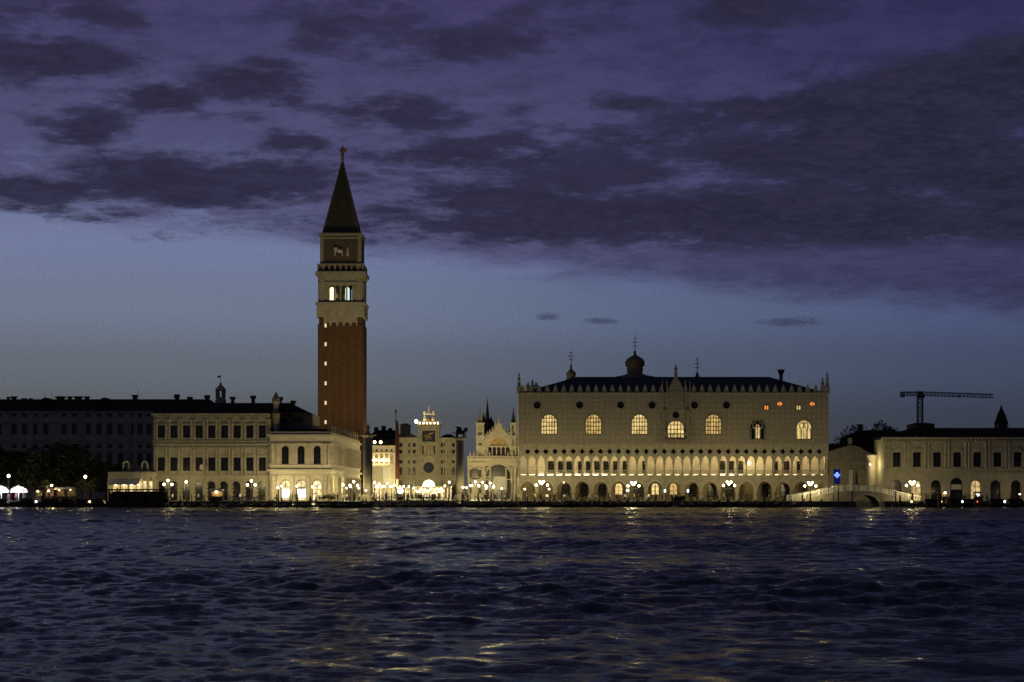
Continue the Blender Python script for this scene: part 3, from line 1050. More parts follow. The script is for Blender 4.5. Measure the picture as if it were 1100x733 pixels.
fl = MB().tube((Zb.x(219), -.1, Zb.z(505)), (Zb.x(217), -2.0, Zb.z(499)), .05, .04, 6)
o = fl.build('flagpole', 'wood', zr)
MB().prism([(Zb.x(217), Zb.z(499)), (Zb.x(215.5), Zb.z(504)), (Zb.x(219.5), Zb.z(505.5)), (Zb.x(220.5), Zb.z(500))], -1.95, -1.88).build('flag', 'awning', o)


# ================================================================== LIBRARY
Lb = Bld('library', 290, 355.3, 444, 'two-storey pale library with tall arched windows above glowing shop arches, its flank running back', 'library')
lr, lh = Lb.root, Lb.hw
zm, ztop = Lb.z(504.3), Lb.z(464.5)
holes = []
for px in (306.4, 323.4, 340.7):
    holes += [o_arch(Lb.x(px), 1.65, Lb.z(498.5), Lb.z(479)), o_arch(Lb.x(px), 2.3, .06, Lb.z(515.4))]
MB().wall([(-lh, 0), (lh, 0), (lh, ztop), (-lh, ztop)], holes, 0, .8).build('front_wall', 'stone_pale', lr)
for i, ol in enumerate(holes):
    if i % 2 == 0:
        window(lr, ol, .3, 'glass', 'wood', 2, 4, bar=.06)
        continue
    px = (306.4, 323.4, 340.7)[i // 2]
    o = window(lr, o_arch(Lb.x(px), 2.3, .06, Lb.z(515.4)), .55, 'shop', 'wood', 2, 3, bar=.07, name='shop_front')
    if i // 2 < 2:
        MB().box(Lb.x(px) - .85, Lb.x(px) + 1.0, .3, .4, Lb.z(534.5), Lb.z(525.5)).build('lit_display', 'shop_white', o)
    if i // 2 == 1:
        MB().box(Lb.x(px) - .8, Lb.x(px) + .9, .25, .4, Lb.z(525.2), Lb.z(523.6)).build('sign_board', 'red_cloth', o)
SD = 84.0
nb = 20
fh_ = [o_arch(-SD + SD / nb * (k + .5), 1.65, Lb.z(498.5), Lb.z(479)) for k in range(nb)]
m = MB().wall(arcade(-SD, nb, SD / nb, 2.6, 2.9, Lb.z(515.4), zm - .4, False), [], 0, .6)
m.wall([(-SD, zm - .4), (0, zm - .4), (0, ztop), (-SD, ztop)], fh_, 0, .6)
for k in range(nb + 1):
    x_ = min(-.5, -SD + SD / nb * k)
    m.box(x_ - .5, x_ + .5, .02, .6, 0, 2.9)
fw = m.build('flank_wall', 'stone_pale', lr)
fw.rotation_euler = (0, 0, R(90))
fw.location = (lh - .001, .802 + SD, 0)
for k in range(nb):
    MB().box(lh - 3.6, lh - 3.4, .8 + SD / nb * (k + .5) - 1.4, .8 + SD / nb * (k + .5) + 1.4, .3, 4.6).build('lit_shop', 'shop', lr) if k < 8 else None
    MB().box(lh - .45, lh - .35, .8 + SD / nb * (k + .5) - .8, .8 + SD / nb * (k + .5) + .8, Lb.z(498.5), Lb.z(479)).build('flank_pane', 'glass', lr)
bo = MB()
bo.box(-lh + .1, lh - 4, .8, SD, 0, zm)
bo.box(-lh + .1, lh - .7, .8, SD, zm - .4, ztop)
bo.build('body', 'stone_dim', lr)
ml = MB()
for (za, zb_, pr_) in ((zm - .45, zm, .6), (ztop - 1.0, ztop - .5, .5), (zm - 1.5, zm - 1.3, .2), (Lb.z(500.5), Lb.z(499.3), .25), (ztop - 2.6, ztop - 2.4, .25)):
    ml.box(-lh - pr_, lh + pr_, -pr_, -.001, za, zb_)
    ml.box(lh + .001, lh + pr_, .0, SD + .5, za, zb_)
ml.build('cornice', 'stone_pale', lr)
for px in (292.5, 298, 314.8, 332, 349.4, 353.6):
    for za, zb_ in ((.1, zm - 1.6), (Lb.z(499.2), ztop - 2.7)):
        MB().lathe(Lb.x(px), -.12, [(.36, za), (.36, za + .25), (.29, za + .35), (.25, zb_ - .5), (.4, zb_)], 8).build('half_column', 'stone_pale', lr)
for k in range(nb + 1):
    yy = min(SD - .4, .4 + SD / nb * k)
    for za, zb_ in ((.1, zm - 1.6), (Lb.z(499.2), ztop - 2.7)):
        MB().lathe(lh + .12, yy, [(.36, za), (.36, za + .25), (.29, za + .35), (.25, zb_ - .5), (.4, zb_)], 8).build('half_column', 'stone_pale', lr)
bs = MB()
bs.box(-lh, lh, -.2, .1, ztop - .1, ztop + .12)
bs.box(lh - .2, lh + .1, .102, SD, ztop - .1, ztop + .12)
bs.build('parapet', 'stone_pale', lr)
MB().box(-lh + .2, lh - 1.2, 1.4, SD - 1, ztop, ztop + .8).build('low_roof', 'tile', lr)
at = MB()
at.box(Lb.x(293, 10), Lb.x(336, 10), 10, 26, ztop, Lb.z(445, 10))
o = at.build('attic', 'stone_dark', lr)
for px in (305, 321):
    MB().box(Lb.x(px, 10) - 1.0, Lb.x(px, 10) + 1.0, 9.9, 10.05, Lb.z(455, 10), Lb.z(449, 10)).build('attic_window', 'glass', o)
ob_ = MB().lathe(Lb.x(296.6, 2), 2, [(.9, ztop), (.9, Lb.z(445)), (1.05, Lb.z(443)), (.7, Lb.z(441)), (.75, Lb.z(434)), (1.05, Lb.z(431)), (.95, Lb.z(428)), (.45, Lb.z(424)), (.1, Lb.z(420.5))], 8)
ob_.build('obelisk', 'stone_dim', lr)
for k in range(12):       # dark parapet figures along the flank
    yy = 4 + k * 6.6
    MB().lathe(lh - .05, yy, [(.35, ztop + .12), (.3, ztop + .6), (.22, ztop + .65), (.3, ztop + 1.5), (.1, ztop + 1.7), (.15, ztop + 2.0), (.02, ztop + 2.2)], 6).build('statue', 'stone_dim', lr)

for x_, lb in ((-50.5, 'western'), (-44.5, 'eastern')):     # added, unseen floodlights, inferred from the lit tower, washing it from the library roof
    o = empty('roof_floodlight', (x_, 498, G + ztop + .8), 'small added floodlight on the library roof washing the brick tower, the %s one' % lb, 'floodlight', 'floodlights on the library roof')
    q = Vector((0, .75, .66)).normalized()
    MB().tube((0, 0, 0), (0, 0, .5), .05, .05, 6).build('stand', 'iron', o)
    MB().tube(Vector((0, 0, .6)) - q * .25, Vector((0, 0, .6)) + q * .25, .25, .36, 10).tube(Vector((0, 0, .6)) + q * .251, Vector((0, 0, .6)) + q * .29, .36, .38, 10).build('housing', 'iron', o)
    MB().tube(Vector((0, 0, .6)) + q * .292, Vector((0, 0, .6)) + q * .30, .3, .3, 10).build('lens', glow('flood_lens', (1.0, .82, .42), 20.0), o)
    sl = bpy.data.lights.new('flood_beam', 'SPOT')
    sl.energy, sl.spot_size, sl.spot_blend, sl.shadow_soft_size, sl.color = 20000, R(95), .6, .3, (1.0, .82, .42)
    so_ = bpy.data.objects.new('flood_beam', sl)
    COL.objects.link(so_)
    so_.parent = o
    so_.location = Vector((0, 0, .6)) + q * .35
    so_.rotation_euler = q.to_track_quat('-Z', 'Y').to_euler()
# ================================================================== BASILICA (south side)
Bq = Bld('basilica', 502, 556, 530, 'ornate pale basilica side with one great arched lunette, pinnacled turrets and onion domes behind', 'church')
br = Bq.root
bx, bz = Bq.x, Bq.z
lob = [o_arch(bx(510), 2.6, 4.2, bz(502.5)), o_arch(bx(535.4), 6.6, .06, bz(499))]
MB().wall([(bx(502), 0), (bx(556), 0), (bx(556), bz(493.5)), (bx(502), bz(493.5))], lob, 0, .9).build('lower_wall', 'stone_pale', br)
m = MB()
m.box(bx(502), bx(556), 3.0, 3.4, 0, bz(493.5))
m.build('porch_back', 'glass', br)
MB().box(bx(531), bx(545), 1.3, 1.45, bz(526.5), bz(512)).build('pale_screen', 'white_paint', br)
m = MB()
for px in (503.5, 518, 527.0, 543.6, 550, 554):
    for za, zb_ in ((.05, bz(516)), (bz(515), bz(503))):
        m.lathe(bx(px), -.35, [(.34, za), (.34, za + .3), (.24, za + .4), (.22, zb_ - .6), (.38, zb_)], 8)
m.build('columns', 'stone_pale', br)
m = MB()
m.box(bx(501.5), bx(556), -.6, .9, bz(493.5), bz(492.6))
m.box(bx(502), bx(556), -.45, -.2, bz(490.9), bz(490.2))
for k in range(38):
    c = bx(502.3) + k * (bx(555.8) - bx(502.3)) / 37
    m.box(c - .1, c + .1, -.4, -.25, bz(492.6), bz(490.9))
m.build('balustrade', 'stone_pale', br)
for px, a, b in ((505, 530, 519), (515.5, 530, 519), (523, 530, 517), (548, 531, 518), (505, 513, 505), (515.5, 513, 505), (522.6, 512, 501), (549, 512, 501)):
    MB().box(bx(px) - .42, bx(px) + .42, -.04, -.002, bz(a), bz(b)).build('marble_panel', 'brick_dim', br)
m = MB()
for py in (515.2, 502.6, 497):
    for a, b in ((502, 519.6), (521, 526), (545, 556)) if py > 500 else ((502, 524), (547, 556)):
        m.box(bx(a), bx(b), -.55, -.003, bz(py + .6), bz(py - .4))
m.build('string_course', 'stone_pale', br)
m = MB()
for k in range(1, 16):
    a0, a1 = math.pi * (k - 1) / 15, math.pi * k / 15
    m.tube((bx(535.4) + 3.6 * math.cos(a0), -.08, bz(499) - 3.3 + 3.6 * math.sin(a0)), (bx(535.4) + 3.6 * math.cos(a1), -.08, bz(499) - 3.3 + 3.6 * math.sin(a1)), .22, .22, 5)
m.build('great_archivolt', 'stone_pale', br)
for px in (505, 509, 513, 522, 526, 546, 550.5):
    MB().lathe(bx(px), -.3, [(.22, bz(492.5)), (.28, bz(491)), (.2, bz(488.6)), (.3, bz(487.4)), (.1, bz(486.4)), (.16, bz(485.6)), (.02, bz(484.8))], 7).build('parapet_statue', 'stone_pale', br)
# upper storey: lunette wall with a crocketed ogee gable
ac, ar_, sp = bx(535.8), Bq.w(12), bz(479.5)
arc = [(ac + ar_ * math.cos(math.pi * k / 16), sp + ar_ * math.sin(math.pi * k / 16)) for k in range(17)]
out = [(ac - ar_ - 1.2, bz(492.6)), (ac + ar_ + 1.2, bz(492.6)), (ac + ar_ + 1.2, sp)]
for k in range(1, 16):
    a = math.pi * k / 16
    q = 1.2 + 2.6 * max(0, 1 - abs(a - math.pi / 2) / .55) ** 1.6
    out.append((ac + (ar_ + 1.2) * math.cos(a), sp + (ar_ + q) * math.sin(a)))
out.append((ac - ar_ - 1.2, sp))
hl = [o_arch(bx(p), .95, bz(489.3), bz(480.3)) for p in (526.3, 531, 535.8, 540.6, 545.3)]
lun = [(ac + (ar_ - .7) * math.cos(math.pi * k / 16), sp + .2 + (ar_ - .8) * math.sin(math.pi * k / 16)) for k in range(17)]
MB().wall(out, [lun] + hl, 1.0, 2.0).build('gable_wall', 'stone_pale', br)
MB().prism(lun, 1.6, 1.7).build('lunette', 'mosaic', br)
for ol in hl:
    MB().prism(ol, 1.75, 1.8).build('pane', 'glass', br)
cm = MB()
for k in range(1, 16):
    a = math.pi * k / 16
    q = 1.2 + 2.6 * max(0, 1 - abs(a - math.pi / 2) / .55) ** 1.6
    x_, z_ = ac + (ar_ + 1.3) * math.cos(a), sp + (ar_ + q) * math.sin(a)
    cm.lathe(x_, 1.5, [(.3, z_ - .2), (.42, z_ + .25), (.22, z_ + .6), (.3, z_ + .8), (.03, z_ + 1.25)], 6)
cm.build('crockets', 'stone_pale', br)
MB().lathe(ac, 1.5, [(.35, bz(459)), (.45, bz(457.5)), (.25, bz(457)), (.38, bz(454)), (.2, bz(451.5)), (.25, bz(450.5)), (.03, bz(449))], 7).build('statue', 'stone_pale', br)
for px, wd, z0, zc_, zt_ in ((515.8, 8.4, 492.6, 454, 439.5), (551.5, 6.4, 492.6, 454, 438)):
    h_ = Bq.w(wd) / 2
    t = MB()
    cx = bx(px)
    for j, (za, zb_) in enumerate(((492.6, 480.5), (479.5, 469.5), (468.5, 455))):
        t.wall([(cx - h_, bz(za)), (cx + h_, bz(za)), (cx + h_, bz(zb_)), (cx - h_, bz(zb_))], [o_arch(cx, h_ * 1.05, bz(za) + .3, bz(zb_) - .5)], .4, .8)
        t.box(cx - h_, cx - h_ + .4, .802, 3, bz(za), bz(zb_))
        t.box(cx + h_ - .4, cx + h_, .802, 3, bz(za), bz(zb_))
        t.box(cx - h_ - .18, cx + h_ + .18, .25, 3.2, bz(zb_), bz(zb_ - 1))
    t.box(cx - h_ + .41, cx + h_ - .41, 1.5, 2.9, bz(492), bz(456))
    t.build('turret', 'stone_pale', br)
    MB().lathe(cx, 1.7, [(h_ * .95, bz(454)), (h_ * .8, bz(452.5)), (h_ * .5, bz(447)), (.12, bz(441)), (.2, bz(440.3)), (.02, bz(zt_))], 6).build('turret_spire', 'lead' if px > 530 else 'stone_dim', br)
for px, pb, ptp, dy in ((523.6, 457, 427.5, 14), (519.6, 456, 442, 9), (527.5, 456, 445, 16)):
    MB().lathe(bx(px, dy), dy, [(.95, bz(492, dy)), (.95, bz(pb, dy)), (1.1, bz(pb - 1, dy)), (.6, bz(pb - 8 if ptp < 430 else pb - 4, dy)), (.1, bz(ptp + 3, dy)), (.03, bz(ptp, dy))], 7).build('far_spire', 'lead', br)
m = MB()
m.box(bx(502), bx(556), .902, 2.99, bz(493.5) - .5, bz(493.5) - .01)
m.box(bx(519, 3), bx(556, 3), 3.402, 40, 0, bz(486))
m.box(bx(524, 4), bx(549, 4), 3.5, 6, bz(486), bz(462))
m.box(bx(540, 30), bx(700, 30), 41, 80, 0, bz(470, 40))
m.build('body', 'lead', br)


def dome(px, dy, prof, name, crosspx):
    cx = bx(px, dy)
    o = MB().lathe(cx, dy, [(r_, bz(p, dy)) for r_, p in prof], 14).build(name, 'copper', br, True)
    c = MB()
    top, bot = crosspx
    c.tube((cx, dy, bz(bot, dy)), (cx, dy, bz(top, dy)), .13, .09, 6)
    for f, l in ((.3, .75), (.55, 1.0), (.8, .5)):
        z_ = bz(bot, dy) + (bz(top, dy) - bz(bot, dy)) * f
        c.tube((cx - l, dy, z_), (cx + l, dy, z_), .09, .09, 6)
        c.tube((cx, dy - l, z_), (cx, dy + l, z_), .09, .09, 6)
    c.build('cross', 'gold', o)


dome(682, 50, [(6, 430), (6, 405), (3.2, 403), (2.3, 401.5), (2.5, 396), (2.3, 395), (2.9, 393), (3.0, 389), (2.5, 386), (1.4, 383.5), (.5, 381.5), (.35, 379), (.5, 378), (.1, 377)], 'onion_dome', (360, 377))
dome(613.5, 45, [(5, 440), (4, 420), (1.6, 408), (1.3, 405), (1.5, 402.5), (1.45, 400.5), (.8, 398.5), (.35, 396.5), (.3, 393), (.1, 391)], 'small_dome', (376, 391))
dome(749, 55, [(6, 430), (5, 416), (1.5, 407), (.5, 404), (.4, 401), (.15, 400)], 'far_dome', (383.5, 400))
for px, pt in ((572, 407), (576, 411), (567, 413)):
    MB().lathe(bx(px, 30), 30, [(.8, bz(425, 30)), (.8, bz(416, 30)), (.35, bz(413, 30)), (.4, bz(411, 30)), (.03, bz(pt, 30))], 7).build('far_spire', 'stone_dim', br)


# ================================================================== CLOCK TOWER AND ITS WINGS
Ct = Bld('clock_tower', 426.5, 490, 600, 'pale clock tower with round dark dial, lower wings and a lit bell frame on top', 'clock tower')
cr_ = Ct.root
cx_, cz_, cw = Ct.x, Ct.z, Ct.w
for a, b in ((426.5, 449.4), (471.8, 490.5)):
    hl = []
    cs = (430.5, 440.2, 444.8) if a < 440 else (474.2, 478.6, 487.2)
    for px in cs:
        for za, zb_ in ((480.3, 476), (487.2, 483.2), (498, 494.6)):
            hl.append(o_rect(cx_(px), cw(3.3), cz_(za), cz_(zb_)))
        hl.append(o_arch(cx_(px), cw(3.2), cz_(510.5), cz_(502)))
        hl.append(o_rect(cx_(px), cw(3), cz_(521.5), cz_(516.5)))
    MB().wall([(cx_(a), cz_(523)), (cx_(b), cz_(523)), (cx_(b), cz_(470.5)), (cx_(a), cz_(470.5))], hl, .6, 1.2).build('wing_wall', 'stone', cr_)
    for i, ol in enumerate(hl):
        window(cr_, ol, .85, 'glass', 'wood', 2, 2, bar=.06)
    m = MB()
    for py in (470.5, 490.2, 491.6, 513, 523):
        m.box(cx_(a) - .1, cx_(b) + .1, .2, .598, cz_(py + .9), cz_(py - .3))
    for k in range(9):
        c = cx_(a) + (k + .5) * (cx_(b) - cx_(a)) / 9
        m.box(c - .12, c + .12, .3, .5, cz_(490.2), cz_(487.6))
    for px in (a + .8, a + 7.2, b - 8, b - .8):
        m.box(cx_(px) - .3, cx_(px) + .3, .35, .596, 0, cz_(471))
    m.build('wing_cornice', 'stone', cr_)
    MB().box(cx_(a) + .1, cx_(b) - .1, 1.202, 10, 0, cz_(471)).build('wing_body', 'stone_dim', cr_)
    MB().box(cx_(a) + .5, cx_(b) - .5, .8, 1.1, .1, cz_(523.2)).build('shop_row', 'shop', cr_)
    MB().hip(cx_(a), cx_(b), .4, 10, cz_(470.2), cz_(466), cx_(a) + 2, cx_(b) - 2, 5).build('wing_roof', 'tile', cr_)
ta, tb, tm = cx_(449.5), cx_(471.7), cx_(460.5)
hl = [o_circle(tm, cz_(502.5), cw(5.9), 20), o_arch(tm, cw(13.4), .06, cz_(515.6)), o_rect(tm, cw(14.5), cz_(474.2), cz_(462.8)), o_arch(tm, cw(4.6), cz_(489), cz_(478.2)),
      o_rect(tm - cw(7), cw(3.4), cz_(488.5), cz_(479)), o_rect(tm + cw(7), cw(3.4), cz_(488.5), cz_(479))]
for sx in (-1, 1):
    for zz in (495, 510):
        hl.append(o_circle(tm + sx * cw(6.6), cz_(zz), cw(1.1), 10))
MB().wall([(ta, 0), (tb, 0), (tb, cz_(456.5)), (ta, cz_(456.5))], hl, 0, 1.0).build('tower_wall', 'stone', cr_)
dl = MB().wall(o_circle(tm, cz_(502.5), cw(5.85), 20), [], .5, .6).build('dial', 'blue_dial', cr_)
m = MB().wall(o_circle(tm, cz_(502.5), cw(5.8), 20), [o_circle(tm, cz_(502.5), cw(5.1), 20)], .4, .498)
m.wall(o_circle(tm, cz_(502.5), cw(2.4), 16), [o_circle(tm, cz_(502.5), cw(2.1), 16)], .4, .498)
for k in range(12):
    a = math.pi * k / 6
    m.tube((tm + cw(4.1) * math.cos(a), .46, cz_(502.5) + cw(4.1) * math.sin(a)), (tm + cw(4.8) * math.cos(a), .46, cz_(502.5) + cw(4.8) * math.sin(a)), .05, .05, 5)
m.tube((tm, .42, cz_(502.5)), (tm + cw(2.8), .42, cz_(502.5) + cw(2)), .1, .05, 5)
m.build('dial_ring', 'brick_dim', dl)
MB().prism(o_arch(tm, cw(13.4), cz_(523.5), cz_(515.6)), .8, .95).build('lit_arch', 'shop_white', cr_)
MB().box(tm - cw(7.3), tm + cw(7.3), .6, .8, cz_(474.3), cz_(462.7)).build('lion_panel', 'blue_dial', cr_)
m = MB()
m.ball((tm - .9, .5, cz_(468)), .55, 8, 6)
m.ball((tm + .2, .5, cz_(468.8)), .8, 8, 6, .6)
m.prism([(tm - .5, cz_(468)), (tm + 1.4, cz_(466)), (tm + 1.5, cz_(464.2)), (tm + .2, cz_(465.4))], .35, .5)
for k in (-.9, -.4, .5, .9):
    m.tube((tm + k, .5, cz_(469)), (tm + k, .5, cz_(472.5)), .17, .13, 6)
m.build('winged_lion', 'gold', cr_)
MB().prism(o_arch(tm, cw(4.6), cz_(489), cz_(478.2)), .7, .9).build('niche', 'mosaic', cr_)
MB().lathe(tm, .45, [(.5, cz_(489)), (.55, cz_(486)), (.3, cz_(482)), (.12, cz_(481.3)), (.22, cz_(480.3)), (.03, cz_(479.6))], 8).build('seated_figure', 'stone_pale', cr_)
for sx in (-1, 1):
    window(cr_, o_rect(tm + sx * cw(7), cw(3.4), cz_(488.5), cz_(479)), .5, 'glass', 'wood', 2, 2)
m = MB()
for py in (456.5, 475.5, 490, 512):
    m.box(ta - .2, tb + .2, -.4, -.002, cz_(py + 1.2), cz_(py))
for px in (450.4, 452.4, 468.8, 470.8):
    m.box(cx_(px) - .35, cx_(px) + .35, -.25, -.003, .1, cz_(457.6))
m.build('tower_trim', 'stone', cr_)
MB().box(ta + .05, tb - .05, 1.002, 9, 5, cz_(456.6)).build('tower_body', 'stone_dim', cr_)
m = MB()
m.box(ta - .5, tb + .5, -.5, 9.3, cz_(456.5), cz_(455.7))
for k in range(16):
    c = ta - .3 + k * (tb - ta + .6) / 15
    m.box(c - .1, c + .1, -.4, -.2, cz_(455.7), cz_(453.2))
m.box(ta - .45, tb + .45, -.45, -.15, cz_(453.2), cz_(452.5))
m.build('terrace', 'white_paint', cr_)
m = MB()
cz2 = cz_(455.7)
hb = cz_(444.6)
for sx in (-1, 1):
    m.tube((tm + sx * cw(6.4), 3, cz2), (tm + sx * cw(4.6), 3, hb), .35, .25, 6)
    m.tube((tm + sx * cw(4.6), 3, hb), (tm + sx * cw(1.2), 3, cz_(443.3)), .25, .25, 6)
    m.ball((tm + sx * cw(5), 3, hb + .5), .5, 8, 6, 1.6)
m.tube((tm - cw(5), 3, hb), (tm + cw(5), 3, hb), .28, .28, 6)
m.lathe(tm, 3, [(.9, cz_(444.5)), (.6, cz_(442)), (.35, cz_(440)), (.4, cz_(439)), (.03, cz_(435.4))], 8)
m.build('bell_frame', 'white_paint', cr_)
MB().lathe(tm, 3, [(1.1, cz_(453.6)), (.8, cz_(452)), (.6, cz_(449)), (.2, cz_(447))], 10).build('bell', 'gold', cr_, True)
for sx in (-1, 1):
    MB().lathe(tm + sx * cw(4.2), 2.6, [(.35, cz2), (.4, cz_(452.5)), (.5, cz_(449.5)), (.18, cz_(448.6)), (.26, cz_(447.6)), (.05, cz_(446.6))], 8).build('bell_striker', 'white_paint', cr_)
for k in range(6):
    MB().ball((ta + .4 + k * (tb - ta - .8) / 5, .3, cz_(454.7)), .3, 8, 5).build('terrace_lamp', 'crown_light', cr_, True)
MB().ball((ta - .7, -.3, cz_(453)), .55, 8, 6).build('terrace_floodlight', 'lantern', cr_, True)
bulb(cr_, (ta - .7, -.3, cz_(453)), 500, .3)
# scaffold cabin glowing on the roofs behind
tag(MB().box(X(430, 625), X(440, 625), 625, 631, 12, Z(457, 625)).add([(X(429, 625), 624, Z(457, 625)), (X(441, 625), 624, Z(457, 625)), (X(441, 625), 632, Z(457, 625)), (X(429, 625), 632, Z(457, 625)), (X(433, 625), 628, Z(454.6, 625)), (X(437, 625), 628, Z(454.6, 625))], [(0, 1, 5, 4), (1, 2, 5), (2, 3, 4, 5), (3, 0, 4), (3, 2, 1, 0)]).build('roof_house', 'plaster'),
    'small orange-lit roof house rising behind the clock tower wing', 'house')
m = MB().box(X(398, 640), X(428, 640), 640, 655, G, Z(469, 640))
m.hip(X(396, 640), X(430, 640), 639.5, 656, Z(469, 640), Z(461.5, 640), X(402, 640), X(424, 640), 648)
for px, py in ((404, 459), (412, 457.5), (419, 460)):
    m.box(X(px, 645) - .7, X(px, 645) + .7, 645, 646.5, Z(470, 645), Z(py, 645))
tag(m.build('town_house', 'tile'), 'dark roofed house with chimneys behind the arcaded row', 'house')

# arcaded row left of the clock tower
Pv = Bld('arcaded_row', 396, 426, 575, 'brightly lit arcaded row with two lamps over its cornice, left of the clock tower', 'building')
pv = Pv.root
ph = Pv.hw
hl = [o_arch(Pv.x(399.2 + 5.35 * k), Pv.w(3.4), Pv.z(498), Pv.z(487.5)) for k in range(5)]
hl += [o_circle(Pv.x(399.2 + 5.35 * k), Pv.z(483.8), Pv.w(1.2), 10) for k in range(5)]
MB().wall([(-ph, Pv.z(500.5)), (ph, Pv.z(500.5)), (ph, Pv.z(479)), (-ph, Pv.z(479))], hl, 0, .6).build('upper_wall', 'stone_pale', pv)
for ol in hl[:5]:
    window(pv, ol, .3, 'window_dim', 'wood', 2, 3, bar=.08)
for ol in hl[5:]:
    MB().prism(ol, .35, .4).build('pane', 'glass', pv)
MB().box(-ph, ph, .05, .6, 0, Pv.z(500.6)).build('lower_wall', 'stone_pale', pv)
m = MB()
for py in (478.8, 486, 500.5):
    m.box(-ph - .2, ph, -.4, -.002, Pv.z(py + 1), Pv.z(py))
m.build('cornice', 'stone_pale', pv)
MB().box(Pv.x(411.2), Pv.x(420), -.15, -.05, Pv.z(519), Pv.z(502)).build('pale_hoarding', 'white_paint', pv)
MB().box(Pv.x(398), Pv.x(410), -.15, -.05, .3, Pv.z(520)).build('shop_row', 'shop', pv)
MB().box(-ph, ph, .602, 15, 0, Pv.z(479.2)).build('body', 'stone_dim', pv)
MB().hip(-ph, ph, .3, 15, Pv.z(478.8), Pv.z(471), -ph + 1, ph - 1, 9).build('roof', 'tile', pv)
for px in (402.5, 409):
    MB().ball((Pv.x(px), -.3, Pv.z(475.2)), .42, 8, 6).build('cornice_lamp', 'lantern', pv, True)
for px in (399.3, 404.2, 410.3, 415.4):
    o = MB().ball((Pv.x(px), -.7, Pv.z(494.6)), .36, 8, 6).build('wall_lamp', 'lantern', pv, True)
    bulb(o, (Pv.x(px), -.7, Pv.z(494.6)), 120, .2)


# ================================================================== TWO COLUMNS, FLAGPOLE
def column(px, Y, py_cap, w0, label, lion):
    o = empty('column', (X(px, Y), Y, G), label, 'column')
    z_ = lambda p: Z(p, Y) - G
    k = Y / FPX
    MB().lathe(0, 0, [(w0 * 1.9, 0), (w0 * 1.9, .4), (w0 * 1.7, .42), (w0 * 1.7, .8), (w0 * 1.5, .82), (w0 * 1.4, 1.3), (w0 * 1.15, 1.5)], 8).build('plinth', 'stone_dim', o)
    MB().lathe(0, 0, [(w0 * 1.08, 1.5), (w0, 4), (w0 * .9, z_(py_cap + 3.4))], 14).build('shaft', 'stone_dim', o, True)
    m = MB().lathe(0, 0, [(w0 * .9, z_(py_cap + 3.4)), (w0 * 1.1, z_(py_cap + 2.6)), (w0 * 1.55, z_(py_cap + 1))], 10)
    m.box(-w0 * 1.7, w0 * 1.7, -w0 * 1.7, w0 * 1.7, z_(py_cap + 1), z_(py_cap))
    m.build('capital', 'stone_dim', o)
    z0 = z_(py_cap)
    b = MB()
    if lion:
        b.ball((.1, 0, z0 + 1.15), .62, 10, 6, .8)
        b.tube((-.9, 0, z0 + 1.2), (1.0, 0, z0 + 1.1), .5, .42, 8)
        b.ball((1.35, 0, z0 + 1.75), .5, 8, 6)
        b.tube((1.0, 0, z0 + 1.2), (1.3, 0, z0 + 1.7), .42, .4, 8)
        b.prism([(-.9, z0 + 1.5), (.6, z0 + 1.4), (.2, z0 + 2.3), (-1.1, z0 + 2.5), (-.7, z0 + 2.0)], -.45, -.3)
        b.prism([(-.9, z0 + 1.5), (.6, z0 + 1.4), (.2, z0 + 2.3), (-1.1, z0 + 2.5), (-.7, z0 + 2.0)], .3, .45)
        for x_ in (-.85, -.6, .7, 1.1):
            b.tube((x_, -.2 if x_ > -.7 else .2, z0 + .95), (x_ + .05, -.2 if x_ > -.7 else .2, z0), .19, .15, 6)
        b.tube((-.95, 0, z0 + 1.2), (-1.7, 0, z0 + .7), .1, .06, 6)
        b.tube((-1.7, 0, z0 + .7), (-1.9, 0, z0 + 1.3), .06, .1, 6)
        b.build('winged_lion', 'iron', o)
    else:
        b.lathe(0, 0, [(.3, z0), (.35, z0 + .5), (.28, z0 + 1.1), (.42, z0 + 1.5), (.32, z0 + 1.95), (.12, z0 + 2.05), (.2, z0 + 2.3), (.04, z0 + 2.5)], 8)
        b.tube((.45, 0, z0 + .2), (.5, 0, z0 + 2.9), .05, .03, 6)
        b.tube((.3, 0, z0 + 1.6), (.5, 0, z0 + 1.3), .1, .08, 6)
        b.ball((-.35, .1, z0 + .35), .3, 8, 5, .8)
        b.tube((-.3, .1, z0 + .3), (.8, .1, z0 + .15), .2, .08, 6)
        b.build('standing_figure', 'stone_dim', o)
    return o


column(395.3, 437, 467, 1.05, 'granite column carrying a standing figure beside the library flank', False)
column(494.2, 437, 470, 1.0, 'granite column carrying a dark winged lion near the basilica', True)


def flagmast(px, Y, py, label, furl):
    o = empty('flagpole', (X(px, Y), Y, G), label, 'flagpole')
    zt_ = Z(py, Y) - G
    MB().lathe(0, 0, [(.9, 0), (.9, .5), (.6, .8), (.75, 1.6), (.35, 2.6)], 10).build('base', 'iron', o)
    MB().lathe(0, 0, [(.22, 2.6), (.11, zt_ - 1.6), (.25, zt_ - 1.4), (.1, zt_ - 1.2), (.3, zt_ - .9), (.28, zt_ - .5), (.03, zt_)], 8).build('pole', 'wood', o)
    if furl:
        m = MB()
        n = 14
        top, bot = zt_ - 3.2, zt_ - 20
        vs, fs = [], []
        for j in range(n + 1):
            z_ = top + (bot - top) * j / n
            ww = .55 + .75 * (j / n) ** .6
            for k in range(7):
                x_ = .12 + ww * k / 6 - (.3 * (j / n))
                vs.append((x_, .22 * math.sin(k * 2.3 + j * .25) - .1, z_ - .25 * k / 6))
        for j in range(n):
            for k in range(6):
                a = j * 7 + k
                fs.append((a, a + 1, a + 8, a + 7))
        m.add(vs, fs)
        m.build('flag', 'red_cloth', o, True)
    return o


flagmast(425.2, 555, 439.5, 'tall flagpole with a long dark red flag hanging before the clock tower wing', True)
